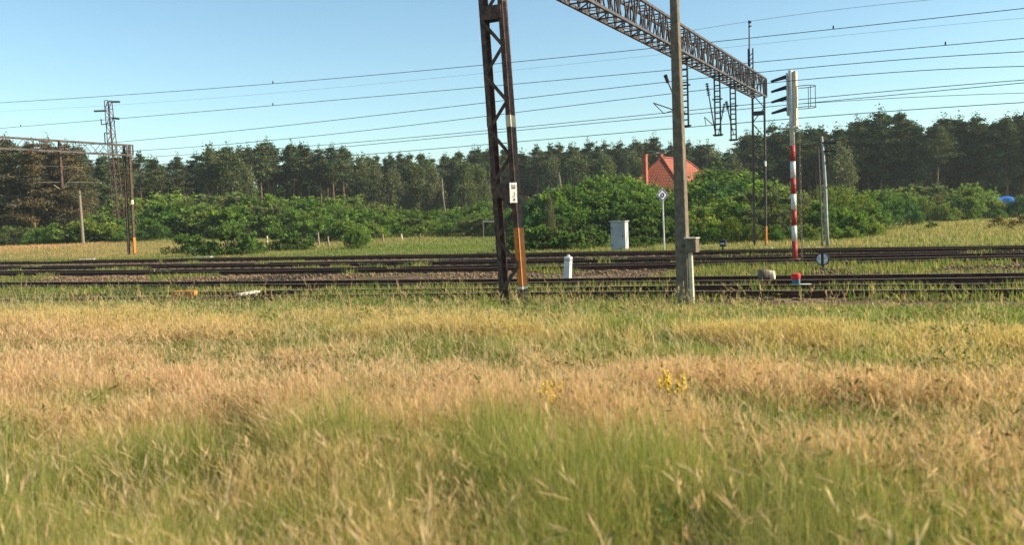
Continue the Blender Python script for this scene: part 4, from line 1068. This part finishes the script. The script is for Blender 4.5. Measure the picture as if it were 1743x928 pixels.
blades("green_grass", gx, gy, gh, gw, gc, .55, "long green grass along the near verge and in clumps across the field", None, "grass", 8)
dx_, dy_ = x[isdry], y[isdry]; n_ = len(dx_); ddist = dist[isdry]
clump = fbm(dx_ * .6 + 7, dy_ * .6, 2)
dh = (.27 + .28 * clump) * r.uniform(.35, 1.25, n_) * (1 - .55 * ss(10, 15, dy_))
dw = np.clip(.00045 * ddist * r.uniform(.5, 1.4, n_), .0015, .007)
dc_ = pick(DRYS, n_, r, .25) * (.70 + .46 * fbm(dx_ * 1.6 + 21, dy_ * 1.6, 3))[:, None]
hm = r.random(n_) < .7; hl = r.uniform(.05, .14, n_); hw = np.clip(.00035 * ddist, .0012, .005) * r.uniform(.6, 1.4, n_)
yel = ss(8.0, 11, dy_)[:, None]
yel = np.maximum(yel, .75 * (1 - ss(4.0, 5.5, dy_))[:, None]); hc = pick(PINKS, n_, r, .2); hc = hc * (1 - .7 * yel) + pick([(.58, .47, .17), (.52, .45, .16)], n_, r, .2) * .7 * yel
blades("dry_grass", dx_, dy_, dh, dw, dc_, .42, "tall straw-coloured dry grass with feathery seed heads filling the field", (hm, hl, hw, hc), "grass", 9)
# broad-leaved weeds, dock and bent pale straws among the grass
rw = np.random.default_rng(5)
wx, wy = scatter(5200, 2.0, 16.0, 1.3, 15); k_ = off_track(wx, wy) & (fbm(wx * .5 + 70, wy * .5) > .46); wx, wy = wx[k_], wy[k_]
cen, colr = [], []
for a_, b_ in zip(wx, wy):
    m = rw.integers(14, 34); hh = rw.uniform(.2, .55); c = np.array([(.10, .16, .045), (.15, .20, .055), (.20, .21, .07), (.24, .16, .08)][rw.integers(0, 4)])
    t_ = rw.random(m); cen.append(np.stack([a_ + rw.normal(0, .07, m), b_ + rw.normal(0, .07, m), .05 + hh * t_], 1)); colr.append(c * rw.uniform(.7, 1.4, (m, 1)))
cm = cards_mesh("field_weeds", np.concatenate(cen), .028, np.concatenate(colr), rw, 'leaf', .35, .1)
tag(link_mesh("field_weeds", cm), "dark leafy weeds and docks scattered through the long grass", "weeds", None, "stuff")
sx_, sy_ = scatter(9000, 1.9, 14.0, 1.2, 16); m = len(sx_)
blades("bent_straws", sx_, sy_, rw.uniform(.45, .85, m), np.clip(.0006 * np.hypot(sx_, sy_), .0025, .006), pick([(.72, .62, .40), (.66, .56, .34), (.60, .55, .30)], m, rw, .15), .95, "long pale straws bent over above the grass", (rw.random(m) < .6, rw.uniform(.06, .16, m), np.full(m, .004), pick(PINKS, m, rw, .2)), "straw", 17)

# weeds between the rails
x, y = scatter(260000, 15.2, 43.5, 1.6, 6, 2.0)
keep = np.zeros(len(x), bool); off = off_track(x, y); f = fbm(x * .28 + 31, y * .5 + 3)
tr0 = [t[0](x) for t in TRACKS]
keep |= (f > .62) & (y < 27)
keep |= (f > .74)
keep |= (y > tr0[0] - 1.6) & (y < tr0[1] - .3) & (f > .36)          # strip between first and second track
keep |= (y > tr0[1] + 2) & (y < tr0[2] - .2) & (x > -8.5) & (f > .38)                 # right part between second and third
keep |= (y > tr0[4] + 2.2)
for t_ in tr0[1:]: keep &= ~((y > t_ - .35) & (y < t_ + 1.9) & (f < .68))
keep &= ~off; x, y = x[keep], y[keep]; n_ = len(x)
h = r.uniform(.08, .28, n_) * (.6 + .9 * fbm(x * 1.1, y * 1.1)); w = np.clip(.0011 * np.hypot(x, y) * r.uniform(.6, 1.5, n_), .012, .05)
blades("trackside_weeds", x, y, h, w, pick([(.15, .215, .05), (.20, .245, .07), (.28, .26, .10), (.12, .18, .045), (.36, .30, .13)], n_, r), .5, "low green weeds growing between the rails and on the stones", None, "weeds", 10)
# meadow beyond the tracks
x, y = scatter(260000, 42.5, 125, 1.1, 12, 3.0)
n_ = len(x); dryf = ss(.42, .6, fbm(x * .06 + 2, y * .09)); 
dryf = dryf * (1 - .9 * np.exp(-(((x + 36) / 16) ** 2 + ((y - 58) / 16) ** 2))); dryf = np.maximum(dryf, .8 * ss(-15, -5, x) * ss(47, 52, y)); dryf = np.maximum(dryf, np.exp(-(((x + 90) / 20) ** 2 + ((y - 57) / 8) ** 2)) * 1.5); tan_ = np.exp(-(((x + 90) / 22) ** 2 + ((y - 57) / 9) ** 2))
isd = (r.random(n_) < np.clip(dryf * .8 + tan_, .08, 1))[:, None]
h = r.uniform(.06, .26, n_) * (.5 + .9 * fbm(x * .3, y * .3)); w = np.clip(.0006 * np.hypot(x, y) * r.uniform(.6, 1.5, n_), .016, .06)
c = np.where(isd, pick([(.42, .33, .15), (.36, .31, .13), (.40, .29, .14)], n_, r) * (1 - tan_[:, None]) + pick([(.58, .37, .18), (.52, .33, .17)], n_, r) * tan_[:, None], pick([(.12, .21, .05), (.15, .22, .055), (.21, .25, .075)], n_, r))
blades("meadow_grass", x, y, h, w, c, .5, "pale green and straw meadow grass between the far track and the bushes", None, "grass", 13)

# ------------------------------------------------------------------ yellow flowers in the field
def flower(px, py, label, n_stem, spread_):
    a = G(px, py, .5); t = thing("yellow_wildflower", label, "wildflower", (a[0], a[1], 0), "yellow wildflowers in the field"); st_ = MB(); bl = MB()
    for i in range(n_stem):
        ox, oy = random.uniform(-spread_, spread_), random.uniform(-.1, .1); h = random.uniform(.50, .60)
        st_.tube([(a[0] + ox * .5, a[1] + oy * .5, 0), (a[0] + ox, a[1] + oy, h)], [.006, .004], 5)
        for k in range(26):
            u = random.uniform(-.13, .02); rr = .03 * (1 - (u + .13) / .22); c = Vector((a[0] + ox + random.uniform(-rr, rr), a[1] + oy + random.uniform(-rr, rr), h + u))
            bl.box(c, (.013, .013, .006), Matrix.Rotation(random.uniform(0, 3), 3, (random.random(), random.random(), .5)))
    st_.build("stem", MAT['stem'], t); bl.build("blossom", "yellow", t)
MAT['yellow'] = mk("yellow_petals", (.80, .58, .03), (.7, .46, .02), 30, .7)
flower(937, 672, "bright yellow wildflower spike in the dry grass below the number-plate leg", 10, .085)
flower(1140, 655, "paler yellow wildflower spikes in the dry grass below the concrete post", 7, .10)

print("objects", len(bpy.data.objects), "pines", count)
